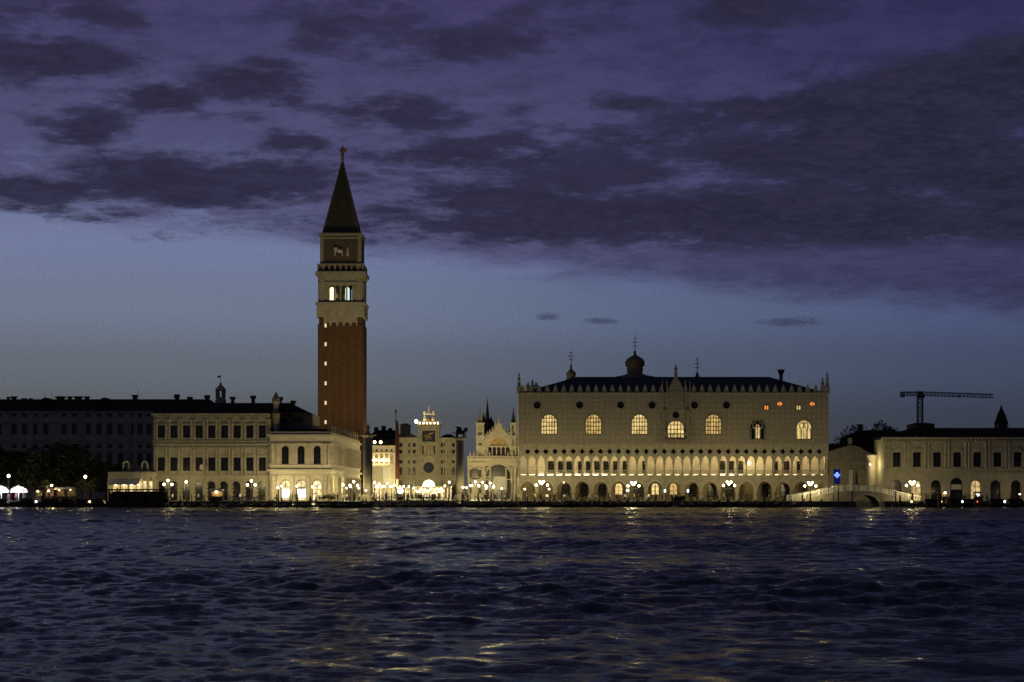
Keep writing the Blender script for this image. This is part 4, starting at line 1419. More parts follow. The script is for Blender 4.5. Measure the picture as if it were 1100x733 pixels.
# ================================================================== LEFT: DARK ADMINISTRATIVE RANGE, PAVILION, GARDEN
Fr = Bld('long_range', -40, 170, 505, 'long unlit two-storey range with many dark windows behind the garden trees', 'building')
fr_ = Fr.root
fh = Fr.hw
hl = []
wx = [-34, -23, -12, -1, 15.5, 26.5, 37.7, 49.3, 69, 80, 95, 106.5, 118, 129.5, 141, 150.5, 160]
for px in wx:
    hl += [o_rect(Fr.x(px), 1.35, Fr.z(467), Fr.z(456)), o_rect(Fr.x(px), 1.2, Fr.z(448), Fr.z(444.6)), o_rect(Fr.x(px), 1.35, Fr.z(500), Fr.z(487)), o_rect(Fr.x(px), 1.2, Fr.z(481.5), Fr.z(477.5))]
MB().wall([(-fh, 0), (fh, 0), (fh, Fr.z(442.5)), (-fh, Fr.z(442.5))], hl, 0, .5).build('front_wall', 'stone_dark', fr_)
for ol in hl:
    window(fr_, ol, .25, 'glass', 'wood', 2, 2, bar=.06)
m = MB()
for py in (442, 453, 473, 484, 503):
    m.box(-fh, fh + .2, -.3, -.002, Fr.z(py + 1), Fr.z(py - .3))
for px in (10, 35, 88, 114, 140):
    m.box(Fr.x(px) - .25, Fr.x(px) + .25, -.12, -.003, 0, Fr.z(443))
m.build('cornice', 'stone_dark', fr_)
MB().box(-fh, fh, .502, 22, 0, Fr.z(442.4)).build('body', 'stone_dark', fr_)
MB().hip(-fh - .4, fh + 16, -.4, 22, Fr.z(441.5), Fr.z(429, 9), -fh + 2, fh + 12, 9).build('roof', 'tile', fr_)
for px, wd, py in ((9, .9, 426.5), (15, 1.6, 426), (26, 1.2, 428), (33, .9, 428), (65, 2.6, 426), (75, 1.3, 426), (84, 2.2, 426), (93.5, 1.4, 426), (145, 1.6, 424.5), (-10, 1.5, 426)):
    c = Fr.x(px, 8)
    MB().lathe(c, 8, [(wd * .42, Fr.z(433, 8)), (wd * .42, Fr.z(py + 2, 8)), (wd * .62, Fr.z(py + 1.2, 8)), (wd * .62, Fr.z(py, 8))], 6).build('chimney', 'brick_dim', fr_)
for px, ww in ((48.5, 15), (112, 13)):
    MB().prism([(Fr.x(px - ww / 2, 4), Fr.z(432, 4)), (Fr.x(px + ww / 2, 4), Fr.z(432, 4)), (Fr.x(px + 3, 4), Fr.z(428, 4)), (Fr.x(px, 4), Fr.z(427, 4)), (Fr.x(px - 3, 4), Fr.z(428, 4))], 4, 9).build('dormer', 'tile', fr_)
for px in (48.5, 56, 148.5):
    MB().tube((Fr.x(px, 8), 8, Fr.z(431, 8)), (Fr.x(px, 8), 8, Fr.z(418 if px > 100 else 421, 8)), .06, .04, 5).build('aerial', 'iron', fr_)

# low stone pavilion with an awning
Pa = Bld('garden_pavilion', 116, 166, 440, 'low stone garden pavilion with parapet and lit awning beside the mint', 'pavilion')
pa_ = Pa.root
ph = Pa.hw
MB().box(-ph, ph, 0, 9, Pa.z(513), Pa.z(507)).build('parapet', 'stone', pa_)
m = MB()
for px in (117, 126, 135, 144, 152, 158.5, 165):
    m.box(Pa.x(px) - .3, Pa.x(px) + .3, .1, .7, 0, Pa.z(513))
m.box(-ph, ph, 3, 8.5, 0, Pa.z(513.2))
m.build('piers', 'stone', pa_)
for px in (122, 131, 140, 148, 155, 160.5):
    MB().box(Pa.x(px) - .75, Pa.x(px) + .75, 2.85, 2.98, .4, Pa.z(517)).build('lit_door', 'shop' if px not in (122,) else 'window', pa_)
m = MB()
m.add([(Pa.x(117), -2.6, Pa.z(520)), (Pa.x(151), -2.6, Pa.z(520)), (Pa.x(151), .0, Pa.z(514)), (Pa.x(117), 0, Pa.z(514)), (Pa.x(117), -2.6, Pa.z(521)), (Pa.x(151), -2.6, Pa.z(521)), (Pa.x(151), 0, Pa.z(515)), (Pa.x(117), 0, Pa.z(515))],
      [(0, 1, 2, 3), (7, 6, 5, 4), (0, 4, 5, 1), (1, 5, 6, 2), (3, 7, 4, 0), (2, 6, 7, 3)])
m.build('awning', 'awning', pa_)
for px in (125, 134, 142, 149):
    o = MB().ball((Pa.x(px), -.8, Pa.z(520.8)), .22, 8, 5).build('awning_lamp', 'lantern', pa_, True)
    bulb(o, (Pa.x(px), -.8, Pa.z(520.8)), 60, .2)
for px in (133.5, 153.5):
    cx = Pa.x(px)
    MB().wall(o_arch(cx, 1.6, Pa.z(507), Pa.z(495), 6), [o_arch(cx, 1.0, Pa.z(506.9), Pa.z(496.8), 6)], 2, 2.5).build('roof_niche', 'stone', pa_)
MB().tube((Pa.x(140.5), 2, Pa.z(507)), (Pa.x(140.5), 2, Pa.z(475)), .07, .05, 6).build('roof_mast', 'iron', pa_)


def gazebo(px, Y, hwid, py_top, label):
    o = empty('market_umbrella', (X(px, Y), Y, G), label, 'umbrella', 'white umbrellas on the quay')
    z1 = Z(py_top, Y) - G
    m = MB()
    n = 8
    vs, fs = [], []
    prof = [(.05, z1), (hwid * .5, z1 - .35), (hwid * .85, z1 - .75), (hwid, z1 - 1.15), (hwid * .99, z1 - 1.6)]
    m.lathe(0, 0, prof, 16, cap=False)
    mt = M['umbrella_cloth']
    m.build('canopy', mt, o, True)
    MB().tube((0, 0, 0), (0, 0, z1), .06, .05, 8).build('pole', 'white_paint', o)
    MB().box(-.5, .5, -.5, .5, 0, .12).build('foot', 'iron', o)
    m = MB()
    for k in range(4):
        a = math.pi / 4 + math.pi / 2 * k
        m.ball((.9 * math.cos(a), .9 * math.sin(a), z1 - 1.25), .16, 8, 5)
    m.build('lamp_ring', 'tent_lamp', o, True)
    bulb(o, (0, -.2, z1 - 1.5), 900, .25, (.92, .95, 1.0))
    return o


m_, g_ = material('umbrella_cloth')
p1 = g_.n('ShaderNodeBsdfDiffuse'); p1.inputs['Color'].default_value = (.75, .73, .70, 1)
p2 = g_.n('ShaderNodeBsdfTranslucent'); p2.inputs['Color'].default_value = (.75, .74, .72, 1)
mx = g_.n('ShaderNodeMixShader'); mx.inputs[0].default_value = .5
g_.l(p1.outputs[0], mx.inputs[1]); g_.l(p2.outputs[0], mx.inputs[2])
oo = g_.n('ShaderNodeOutputMaterial'); g_.l(mx.outputs[0], oo.inputs[0])
M['umbrella_cloth'] = m_
M['tent_lamp'] = glow('tent_lamp', (.92, .95, 1.0), 10.0, cast=False)
gazebo(1.5, 436, 1.6, 521.8, 'white glowing umbrella cut by the edge of the quay view')
gazebo(20, 436, 1.95, 521.8, 'broad white glowing umbrella beside the slim garden lamp')


# ------------------------------------------------------------------ trees
def crown_mesh(w_, h_, n, leaf, seed):
    r = np.random.default_rng(seed)
    cl = [(r.uniform(-.55, .55) * w_, r.uniform(-.5, .5) * w_ * .8, h_ * (.5 + r.uniform(-.32, .34)), r.uniform(.2, .38)) for _ in range(13)]
    vs, fs = [], []
    for i in range(n):
        c = cl[i % len(cl)]
        d = r.normal(0, 1, 3)
        d /= np.linalg.norm(d)
        rad = r.uniform(.55, 1.05) ** .6
        p = np.array([c[0], c[1], c[2]]) + d * rad * np.array([c[3] * w_ * .9, c[3] * w_ * .8, c[3] * h_ * .75])
        a = r.normal(0, 1, 3); a /= np.linalg.norm(a)
        b = np.cross(a, r.normal(0, 1, 3)); b /= np.linalg.norm(b)
        s = leaf * r.uniform(.6, 1.5)
        k = len(vs)
        vs += [tuple(p - a * s), tuple(p + b * s * .55), tuple(p + a * s), tuple(p - b * s * .55)]
        fs.append((k, k + 1, k + 2, k + 3))
    return vs, fs


def tree(px, Y, py_top, w_, label, seed, n=2600, leaf=.3, base=G, group=None, trunk=.3, crown_from=.22):
    o = empty('tree', (X(px, Y), Y, base), label, 'tree', group)
    H = Z(py_top, Y) - base
    h_ = H * (1 - crown_from)
    m = MB()
    m.tube((0, 0, 0), (.1, .05, H * .4), trunk, trunk * .6, 8)
    r = random.Random(seed)
    for k in range(6):
        a = r.uniform(0, 6.28)
        z0 = H * r.uniform(.25, .4)
        m.tube((.08, .04, z0), (w_ * .35 * math.cos(a), w_ * .3 * math.sin(a), H * r.uniform(.5, .75)), trunk * .4, .05, 6)
    m.build('trunk', 'bark', o)
    vs, fs = crown_mesh(w_, h_, n, leaf, seed)
    MB().add([(a, b, c + H * crown_from) for a, b, c in vs], fs).build('crown', 'leaf', o)
    return o


GT = 'garden trees along the left quay'
tl = ['at the picture edge behind the white umbrellas', 'over the broad white umbrella', 'right of the glowing umbrella', 'over the small lit garden stalls', 'in the middle of the garden row', 'behind the slim lamp with lit leaves', 'next to the pavilion awning', 'tallest of the row, against the dark range']
for i, (px, Y, pt, ww) in enumerate(((-6, 452, 484, 9), (14, 456, 480, 10), (36, 450, 486, 9), (58, 455, 478, 11), (78, 450, 484, 9), (97, 455, 482, 10), (114, 452, 492, 7), (67, 466, 474, 11))):
    tree(px, Y, pt, ww, 'dark leafy tree ' + tl[i], 20 + i, n=3200, leaf=.32, group=GT)
tree(95, 441, 512.5, 4.4, 'small tree whose leaves glow green under the slim lamp', 40, n=900, leaf=.2, crown_from=.35, trunk=.12)
tree(39, 441, 515, 4, 'small green tree lit from below beside the white umbrella', 41, n=700, leaf=.2, crown_from=.3, trunk=.12)
tree(352, 436, 531, 3.2, 'low dark clipped bush in front of the library corner', 42, n=900, leaf=.14, crown_from=.02, trunk=.06)


# ================================================================== RIGHT: GABLED HOUSE, PRISON, BRIDGE, CRANE
Ga = Bld('gabled_house', 890.5, 941, 500, 'pale gabled house with a dark archway and white pilaster between palace and prison', 'house')
gr = Ga.root
gx, gz = Ga.x, Ga.z
hl = [o_arch(gx(925.5), Ga.w(13), .06, gz(505)), o_rect(gx(899.5), Ga.w(9), .06, gz(503))]
MB().wall([(gx(890.5), 0), (gx(941), 0), (gx(941), gz(489)), (gx(933), gz(486)), (gx(923), gz(480)), (gx(914), gz(478)), (gx(904), gz(481)), (gx(890.5), gz(485))], hl, 0, .6).build('front_wall', 'stone_dim', gr)
MB().prism(hl[0], .8, .9).build('dark_doorway', 'glass', gr)
MB().prism(hl[1], .8, .9).build('dark_opening', 'glass', gr)
MB().prism(o_quatre(gx(899.5), gz(510.5), .75), .3, .5).build('blue_sign', 'blue', gr)
MB().box(gx(896), gx(903), .6, .7, gz(520), gz(504)).build('blue_glow_sheet', glow('blue_glow_sheet', (.03, .05, .5), .12, .6, 1.2), gr)  # dim glowing sheet added so the opening looks blue-lit
MB().box(gx(918.5), gx(921.5), .45, .6, .3, gz(508)).build('red_door', 'brick', gr)
m = MB()
m.box(gx(911.8), gx(916), -.5, -.002, .5, gz(506))
m.box(gx(910.8), gx(917), -.7, -.003, gz(506), gz(504.8))
m.build('white_pilaster', 'white_paint', gr)
m = MB()
m.box(gx(890.5), gx(941), -.25, -.004, gz(498), gz(496.8))
m.box(gx(912), gx(915.7), .602, 2.2, gz(480), gz(470.5))
m.build('chimney', 'stone', gr)
MB().box(gx(890.5), gx(941), .603, 14, 0, gz(489)).build('body', 'stone_dark', gr)
m = MB()
m.hip(gx(889), gx(942), 14.2, 30, gz(487), gz(476, 15), gx(900), gx(930), 22)
m.build('rear_roof', 'tile', gr)

Pn = Bld('prison', 949.5, 1124, 447, 'sturdy stone prison front of seven tall dark windows above round arches, at the far right', 'building')
pn = Pn.root
nh = Pn.hw
nx_, nz_ = Pn.x, Pn.z
pcs = [963.4 + 21.63 * k for k in range(8)]
hl = [o_rect(nx_(p), 1.8, nz_(501.5), nz_(486)) for p in pcs]
acs = [963, 984.5, 1005.5, 1027.5, 1048.5, 1069.5, 1091.5, 1113]
hl += [o_arch(nx_(p), 2.9 if k == 3 else 2.35, .06, nz_(513.2 if k == 3 else 515.8)) for k, p in enumerate(acs)]
MB().wall([(-nh, 0), (nh, 0), (nh, nz_(471.5)), (-nh, nz_(471.5))], hl, 0, .7).build('front_wall', 'stone', pn)
for k, ol in enumerate(hl):
    if k < 8:
        window(pn, ol, .35, 'glass', 'wood', 2, 4, bar=.07)
    else:
        window(pn, ol, .5, 'window_dim' if k - 8 in (1, 4) else 'glass', 'wood', 2, 3, bar=.08, name='arch_door')
MB().box(nx_(1022), nx_(1033), .2, .4, nz_(526), nz_(520.5)).build('pale_board', 'awning', pn)
m = MB()
m.box(-nh - .6, nh + .4, -.7, .5, nz_(471.6), nz_(470))
m.box(-nh - .25, nh + .2, -.3, -.002, nz_(474.5), nz_(473.6))
m.box(-nh - .25, nh + .2, -.35, -.003, nz_(505), nz_(503.2))
m.box(-nh - .15, nh + .2, -.22, -.004, nz_(508), nz_(507.2))
for k in range(44):
    c = -nh + .4 + k * (2 * nh - .8) / 43
    m.box(c - .16, c + .16, -.55, -.005, nz_(473.55), nz_(471.62))
m.build('cornice', 'stone', pn)
for k in range(9):
    c = nx_(963.4 + 21.63 * (k - .5))
    c = max(-nh + .6, min(nh - .6, c))
    for s_ in (-.4, .4):
        MB().lathe(c + s_, -.06, [(.32, nz_(503)), (.3, nz_(502)), (.26, nz_(477)), (.38, nz_(475))], 8).build('half_column', 'stone', pn)
m = MB()
for p in pcs:
    c = nx_(p)
    m.box(c - 1.25, c + 1.25, -.2, -.006, nz_(485.6), nz_(484.6))
    if pcs.index(p) % 2 == 0:
        m.prism([(c - 1.35, nz_(484.6)), (c + 1.35, nz_(484.6)), (c, nz_(480.5))], -.25, -.007)
    else:
        arc = [(c + 1.35 * math.cos(math.pi * j / 8), nz_(484.6) + .8 * math.sin(math.pi * j / 8)) for j in range(9)]
        m.prism(arc, -.25, -.007)
    m.box(c - 1.1, c + 1.1, -.25, -.008, nz_(503), nz_(501.8))
m.build('window_heads', 'stone', pn)
m = MB()
for k in range(10):
    c = -nh + .7 + k * (2 * nh - 1.4) / 9
m.box(-nh, nh, .702, 12, 0, nz_(471.7))
m.build('body', 'stone', pn)
MB().hip(-nh - .5, nh + .4, -.5, 14, nz_(470), nz_(460, 8), nx_(980, 8), nx_(1100, 8), 7).build('roof', 'tile', pn)
m = MB()
m.lathe(nx_(937.5, 10), 9.5, [(1.5, 0), (1.5, .8), (1.15, 1), (1.0, nz_(495, 10)), (1.35, nz_(492, 10)), (1.6, nz_(490, 10)), (1.6, nz_(489, 10))], 12)
m.box(nx_(933, 10), nx_(950, 10), 10.5, 13, 0, nz_(489, 10))
m.build('corner_column', 'stone_pale', pn)
MB().ball((nx_(936, 4), 5.5, nz_(499, 4)), .16, 8, 5).build('corner_lamp', 'lantern', pn, True)
bulb(pn, (nx_(936, 4), 5.5, nz_(499, 4)), 650, .15)

# dark house and trees behind
m = MB()
m.box(X(915, 560), X(975, 560), 560, 580, G, Z(470, 560))
m.hip(X(913, 560), X(977, 560), 559, 581, Z(470, 560), Z(461, 560), X(930, 560), X(965, 560), 570)
m.box(X(927, 560), X(931, 560), 566, 568, Z(470, 560), Z(455, 560))
tag(m.build('town_house', 'tile'), 'dark roofed house behind the gabled house, half hidden by trees', 'house')
for i, (px, Y, pt, ww, lb) in enumerate(((905, 535, 474, 7, 'round dark tree just right of the palace corner'), (919, 545, 463, 9, 'dark tree rising behind the gabled house chimney'), (938, 550, 453, 12, 'tallest dark tree mass left of the crane'), (955, 550, 454.5, 11, 'dark tree touching the prison roof'))):
    tree(px, Y, pt, ww, lb, 60 + i, n=3600, leaf=.32)
m = MB()
m.box(X(984, 640), X(1004, 640), 640, 655, G, Z(455.5, 640))
m.hip(X(983, 640), X(1005, 640), 639.5, 655.5, Z(455.5, 640), Z(453, 640), X(990, 640), X(998, 640), 648)
tag(m.build('town_house', 'brick_dim'), 'dark block just showing over the prison roof under the crane', 'house')

# bell spire
sx_, sY = X(1075.6, 600), 600
o = empty('church_spire', (sx_, sY, G), 'dark stepped church spire rising behind the prison roof', 'spire')
z_ = lambda p: Z(p, sY) - G
MB().box(-2.0, 2.0, -2, 2, 0, z_(462)).build('tower', 'brick_dim', o)
MB().lathe(0, 0, [(2.4, z_(463)), (2.4, z_(460.8)), (2.0, z_(460)), (2.05, z_(456)), (2.2, z_(455)), (1.75, z_(451)), (1.4, z_(448)), (1.45, z_(447)), (.85, z_(442.5)), (.3, z_(438.5)), (.35, z_(437.6)), (.03, z_(435))], 8).build('spire', 'tile', o)
for k in range(4):
    a = math.pi / 4 + k * math.pi / 2
    MB().lathe(2.1 * math.cos(a), 2.1 * math.sin(a), [(.35, z_(460.8)), (.3, z_(457.5)), (.03, z_(454))], 6).build('pinnacle', 'stone_dark', o)

# tower crane
cY = 690
o = empty('tower_crane', (X(988.3, cY), cY, G), 'dark lattice tower crane with a long jib over the prison roof', 'crane')
z_ = lambda p: Z(p, cY) - G
kx = lambda p: X(p, cY) - X(988.3, cY)


def lattice(m, p0, p1, half, n, r=.07, tri=False):
    p0, p1 = Vector(p0), Vector(p1)
    ax = (p1 - p0).normalized()
    u = Vector((0, 1, 0))
    q = ax.cross(u).normalized()
    cs = [u * half + q * half, u * -half + q * half, u * -half - q * half, u * half - q * half]
    for c in cs:
        m.tube(p0 + c, p1 + c, r * 1.5, r * 1.5, 4)
    for k in range(n):
        a, b = p0.lerp(p1, k / n), p0.lerp(p1, (k + 1) / n)
        for j in range(4):
            m.tube(a + cs[j], b + cs[(j + 1) % 4], r, r, 4)
            m.tube(a + cs[j], a + cs[(j + 1) % 4], r, r, 4)


m = MB(); lattice(m, (0, 0, 0), (0, 0, z_(425)), .85, 24, .13); m.build('mast', 'crane', o)
m = MB(); lattice(m, (0, 0, z_(423)), (kx(1067), 0, z_(425.6)), .65, 20, .1); m.build('jib', 'crane', o)
m = MB(); lattice(m, (0, 0, z_(423)), (kx(968), 0, z_(423.4)), .65, 6, .12); m.build('counter_jib', 'crane', o)
m = MB(); m.box(kx(967.2), kx(971.5), -1, 1, z_(427), z_(421.3)); m.build('counterweight', 'stone_dark', o)
m = MB(); m.pyramid(-1.1, 1.1, -1, 1, z_(423), z_(419.8)); m.build('tower_head', 'crane', o)
m = MB(); m.box(-.9, 1.3, -1.9, -.7, z_(428), z_(423.6)); m.build('cab', 'crane', o)
m = MB()
m.box(kx(1030) - .5, kx(1030) + .5, -.5, .5, z_(427), z_(425.4))
m.tube((kx(1030), 0, z_(427)), (kx(1030), 0, z_(431)), .04, .04, 4)
m.build('trolley', 'crane', o)

# stone bridge over the side canal
Br = Bld('stone_bridge', 852, 990, 434, 'pale stone bridge with white balustrade humped over a side canal, right of the palace', 'bridge')
b_ = Br.root
bx2, bz2 = Br.x, Br.z
topl = [(852, 538), (865, 535.5), (880, 532), (895, 529), (905, 527.8), (920, 527.2), (934, 527.6), (948, 530), (962, 533), (976, 536.5), (990, 539)]
deck = [(bx2(p), bz2(q)) for p, q in topl]
ac = bx2(930.7)
aw = Br.w(14.5)
low = -G + .05
arc = [(ac - aw * math.cos(math.pi * k / 10), low + (bz2(532) - low) * math.sin(math.pi * k / 10)) for k in range(11)]
MB().wall([(deck[0][0], low)] + arc + [(deck[-1][0], low)] + deck[::-1], [], 0, 9).build('arch_body', 'stone_dim', b_)
m = MB()
arc2 = [(ac - (aw + .5) * math.cos(math.pi * k / 10), low + (bz2(530.3) - low) * math.sin(math.pi * k / 10)) for k in range(11)]
m.wall(arc + arc2[::-1], [], -.1, -.003)
m.build('arch_ring', 'stone_pale', b_)
for yy in (.05, 8.6):
    m = MB()
    for i in range(len(deck) - 1):
        (xa, za), (xb, zb_) = deck[i], deck[i + 1]
        for h0, h1, pr2 in ((-.18, .06, .12), (.98, 1.16, .06)):
            if h0 < 0:
                continue
            m.add([(xa, yy, za + h0), (xb, yy, zb_ + h0), (xb, yy + .3, zb_ + h0), (xa, yy + .3, za + h0), (xa, yy, za + h1), (xb, yy, zb_ + h1), (xb, yy + .3, zb_ + h1), (xa, yy + .3, za + h1)],
                  [(0, 3, 2, 1), (4, 5, 6, 7), (0, 1, 5, 4), (1, 2, 6, 5), (2, 3, 7, 6), (3, 0, 4, 7)])
        m.box(xa - .16, xa + .16, yy - .04, yy + .34, za - .02, za + 1.3)
        for k in range(1, 8):
            f = k / 8
            x_, zz = xa + (xb - xa) * f, za + (zb_ - za) * f
            m.lathe(x_, yy + .15, [(.1, zz - .03), (.06, zz + .3), (.1, zz + .6), (.07, zz + 1.0)], 5)
    m.build('balustrade', 'white_paint', b_)
# the canal mouth under the bridge
# ================================================================== STREET LAMPS
def lamp_proto(name, globes, hpost, label, cat='street lamp', gl='globe', r=.26):
    o = empty(name, (0, 0, 0), label, cat)
    MB().lathe(0, 0, [(.34, 0), (.34, .25), (.22, .4), (.2, .9), (.12, 1.05)], 8).build('base', 'iron', o)
    MB().lathe(0, 0, [(.1, 1.05), (.07, hpost - .5), (.12, hpost - .45), (.05, hpost)], 8).build('post', 'iron', o)
    arms = MB()
    for gx_, gy_, gz_ in globes:
        if abs(gx_) + abs(gy_) > .01:
            arms.tube((0, 0, gz_ - .75), (gx_ * .9, gy_ * .9, gz_ - .55), .035, .03, 5)
            arms.tube((gx_ * .9, gy_ * .9, gz_ - .55), (gx_, gy_, gz_ - r), .035, .05, 5)
    if arms.v:
        arms.build('arm', 'iron', o)
    for gx_, gy_, gz_ in globes:
        g = MB().ball((gx_, gy_, gz_), r, 10, 6).build('globe', gl, o, True)
        MB().lathe(gx_, gy_, [(.12, gz_ + r - .01), (.06, gz_ + r + .08), (.01, gz_ + r + .2)], 6).build('finial', 'iron', g)
    return o


H3, H4, H1 = 4.15, 4.2, 4.0
protos = {
    3: (lambda lb: lamp_proto('street_lamp', [(-.83, 0, H3 - .8), (.83, 0, H3 - .8), (0, 0, H3)], H3 - .26, lb), H3),
    4: (lambda lb: lamp_proto('street_lamp', [(-1.25, 0, H4 - .75), (1.25, 0, H4 - .75), (-.42, 0, H4), (.42, 0, H4), (0, .55, H4 - .45)], H4 - .5, lb), H4),
    1: (lambda lb: lamp_proto('street_lamp', [(0, 0, H1)], H1 - .26, lb), H1),
}
made = {}


def lamp(px, Y, py, kind, label, base=G, group='pink-glass lamps along the waterfront', boost=1.0):
    H = protos[kind][1]
    if kind not in made:
        made[kind] = protos[kind][0](label)
        o = made[kind]
    else:
        o = copy_tree(made[kind])
    s = (Z(py, Y) - base) / H
    o.location = (X(px, Y), Y, base)
    o.scale = (s ** .5, s ** .5, s)
    o['label'] = label
    o['group'] = group
    n = {1: 1.25, 3: 3, 4: 4.2}[kind]
    bulb(o, (0, 0, {1: H1, 3: H3 - .55, 4: H4 - .3}[kind]), BULB * n * boost, {1: .2, 3: .3, 4: .3}[kind])
    return o


for px, Y, py, k_, lb in (
        (180.4, 434, 516.3, 3, 'three-globed lamp in front of the first mint arch'),
        (270, 434, 516.8, 3, 'three-globed lamp near the last mint arches'),
        (339.5, 435, 519.5, 3, 'three-globed lamp in front of the rightmost library arch'),
        (380, 438, 517.6, 3, 'three-globed lamp by the library flank'),
        (402.3, 440, 518.5, 3, 'three-globed lamp just right of the standing-figure column'),
        (407.5, 548, 520, 3, 'three-globed lamp at the foot of the arcaded row'),
        (416, 552, 519.5, 3, 'three-globed lamp before the pale hoarding of the arcaded row'),
        (510.5, 505, 517.8, 3, 'three-globed lamp in front of the small basilica arch'),
        (518, 512, 518.4, 3, 'three-globed lamp left of the great basilica arch'),
        (526.5, 508, 519.2, 3, 'three-globed lamp in front of the great basilica arch'),
        (582, 438.5, 517.5, 4, 'many-globed lamp between the first and second palace arches'),
        (680.5, 438.5, 518.5, 4, 'many-globed lamp in front of the seventh palace arch from the left'),
        (783.2, 438.5, 518, 4, 'many-globed lamp in front of the twelfth palace arch from the left'),
        (870.5, 432.3, 518.7, 4, 'many-globed lamp near the last palace arch above the bridge'),
        (979.8, 432.3, 518, 4, 'many-globed lamp in front of the second prison arch'),
        (298.4, 436, 524, 1, 'single lamp at the left corner of the library'), (302.6, 440, 522.2, 1, 'single lamp before the first library shop arch'),
        (319, 436, 522.4, 1, 'single lamp before the middle library shop arch'), (368.5, 448, 521, 1, 'single bright lamp at the library flank near the quay'),
        (372, 470, 524.5, 1, 'low single lamp deeper along the library flank'),
        (397, 470, 525.6, 1, 'low single lamp right behind the standing-figure column'), (424, 560, 521.5, 1, 'single lamp left of the hanging red flag foot'),
        (429.6, 575, 523.0, 1, 'single lamp right of the red flag'), (433.6, 580, 522.6, 1, 'single lamp between red flag and clock tower'),
        (439.2, 572, 522.8, 1, 'single lamp before the left clock tower wing'), (478, 575, 522, 1, 'single lamp before the right clock tower wing'),
        (482.6, 560, 518.2, 1, 'tall single lamp behind the domed kiosk'), (497.4, 433, 523.6, 1, 'single lamp behind the winged lion column'),
        (505.3, 495, 521.8, 1, 'single lamp at the left edge of the basilica'), (530, 500, 523.4, 1, 'single lamp by the pale screen of the basilica'),
        (894.2, 486, 523.5, 1, 'single lamp by the blue-lit opening left of the bridge crown'),
        (376.5, 455, 523, 1, 'single lamp between the two lamp clusters of the library flank'), (385.5, 470, 524.5, 1, 'low single lamp at the far end of the library flank'),
        (393.0, 433, 527.0, 1, 'lowest single lamp left of the standing-figure column'), (411.5, 530, 522.6, 1, 'single lamp between the arcaded row and the flag'),
        (420.5, 545, 522.8, 1, 'single lamp just left of the red flag'), (444.5, 560, 524, 1, 'single lamp left of the cafe terrace'),
        (452, 553, 526, 1, 'low single lamp before the left half of the cafe terrace'), (470.5, 553, 525.5, 1, 'low single lamp before the right half of the cafe terrace'),
        (485.5, 540, 524, 1, 'single lamp peeping past the domed kiosk'), (501, 505, 524, 1, 'low single lamp between lion column and basilica'),
        (522.3, 490, 524.8, 1, 'low single lamp left of the pale basilica screen'),
        (539, 436, 525, 1, 'low single lamp in front of the pale basilica screen'), (563.8, 439, 525.5, 1, 'low single lamp in front of the first palace arch'),
        (589.8, 439, 525.5, 1, 'low single lamp in front of the second palace arch')):
    lamp(px, Y, py, k_, lb, boost=(3.4 if px > 490 and px < 560 else 3.0) if Y > 480 else 1.0)
lamp(9.2, 437, 511.5, 1, 'slim garden lamp between the two white umbrellas', group='garden lamps', boost=.4)
lamp(91.6, 437, 512.3, 1, 'slim garden lamp over the green-lit leaves', group='garden lamps', boost=.4)
lamp(55.5, 440, 521.6, 1, 'small garden lamp over the orange-lit stalls', group='garden lamps', boost=.4)
o = lamp_proto('street_lamp', [(0, 0, 3.0)], 2.74, 'greenish single lamp in front of the sixth palace arch', gl='green', r=.3)
bulb(o, (0, 0, 3.0), 260, .2, (.75, 1.0, .55))
o.location = (X(674.2, 432), 432, G)
o['group'] = 'pink-glass lamps along the waterfront'
o.scale.z = (Z(527, 432) - G) / 3.0
o = lamp_proto('street_lamp', [(0, 0, 4.0)], 3.74, 'single lamp glowing in front of the third mint arch')
o.location = (X(200, 437), 437, G)
o.scale.z = (Z(517.7, 437) - G) / 4.0
bulb(o, (0, 0, 4.0), BULB, .2)
o = lamp_proto('street_lamp', [(0, 0, 3.0)], 2.74, 'low single lamp at the right picture edge before the prison', r=.2)
o.location = (X(1095.5, 440), 440, G)
o.scale.z = (Z(531, 440) - G) / 3.0
bulb(o, (0, 0, 3.0), 300, .2)


# ================================================================== STALLS, KIOSKS, SIGNS
def stall(px, Y, wpx, py, label, glowmat='lantern', cloth='awning', lampr=.2, counter='wood'):
    o = empty('market_stall', (X(px, Y), Y, G), label, 'stall', 'stalls on the waterfront')
    w_ = wpx * Y / FPX / 2
    h_ = Z(py, Y) - G
    m = MB()
    m.add([(-w_, -1.3, h_ - .35), (w_, -1.3, h_ - .35), (w_, 1.2, h_ - .1), (-w_, 1.2, h_ - .1), (-w_, 0, h_ + .15), (w_, 0, h_ + .15)],
          [(0, 1, 5, 4), (4, 5, 2, 3), (0, 4, 3), (1, 2, 5), (3, 2, 1, 0)])
    m.build('awning', cloth, o)
    for sx in (-1, 1):
        for yy in (-1.1, 1.0):
            MB().tube((sx * (w_ - .1), yy, 0), (sx * (w_ - .1), yy, h_ - .3), .04, .04, 6).build('post', 'iron', o)
    c = MB().box(-w_ + .15, w_ - .15, -.9, .8, 0, .95)
    c.box(-w_ + .05, w_ - .05, -1.0, .9, .951, 1.0)
    c.build('counter', counter, o)
    MB().box(-w_ + .2, w_ - .2, .85, .9, 1.1, h_ - .5).build('back_panel', 'plaster', o)
    MB().ball((0, -.3, h_ - .5), lampr, 8, 5).build('lamp', glowmat, o, True)
    if glowmat == 'lantern':
        bulb(o, (0, -.3, h_ - .5), 1500 * lampr * lampr, lampr * .8, (1.0, .66, .28))
    return o


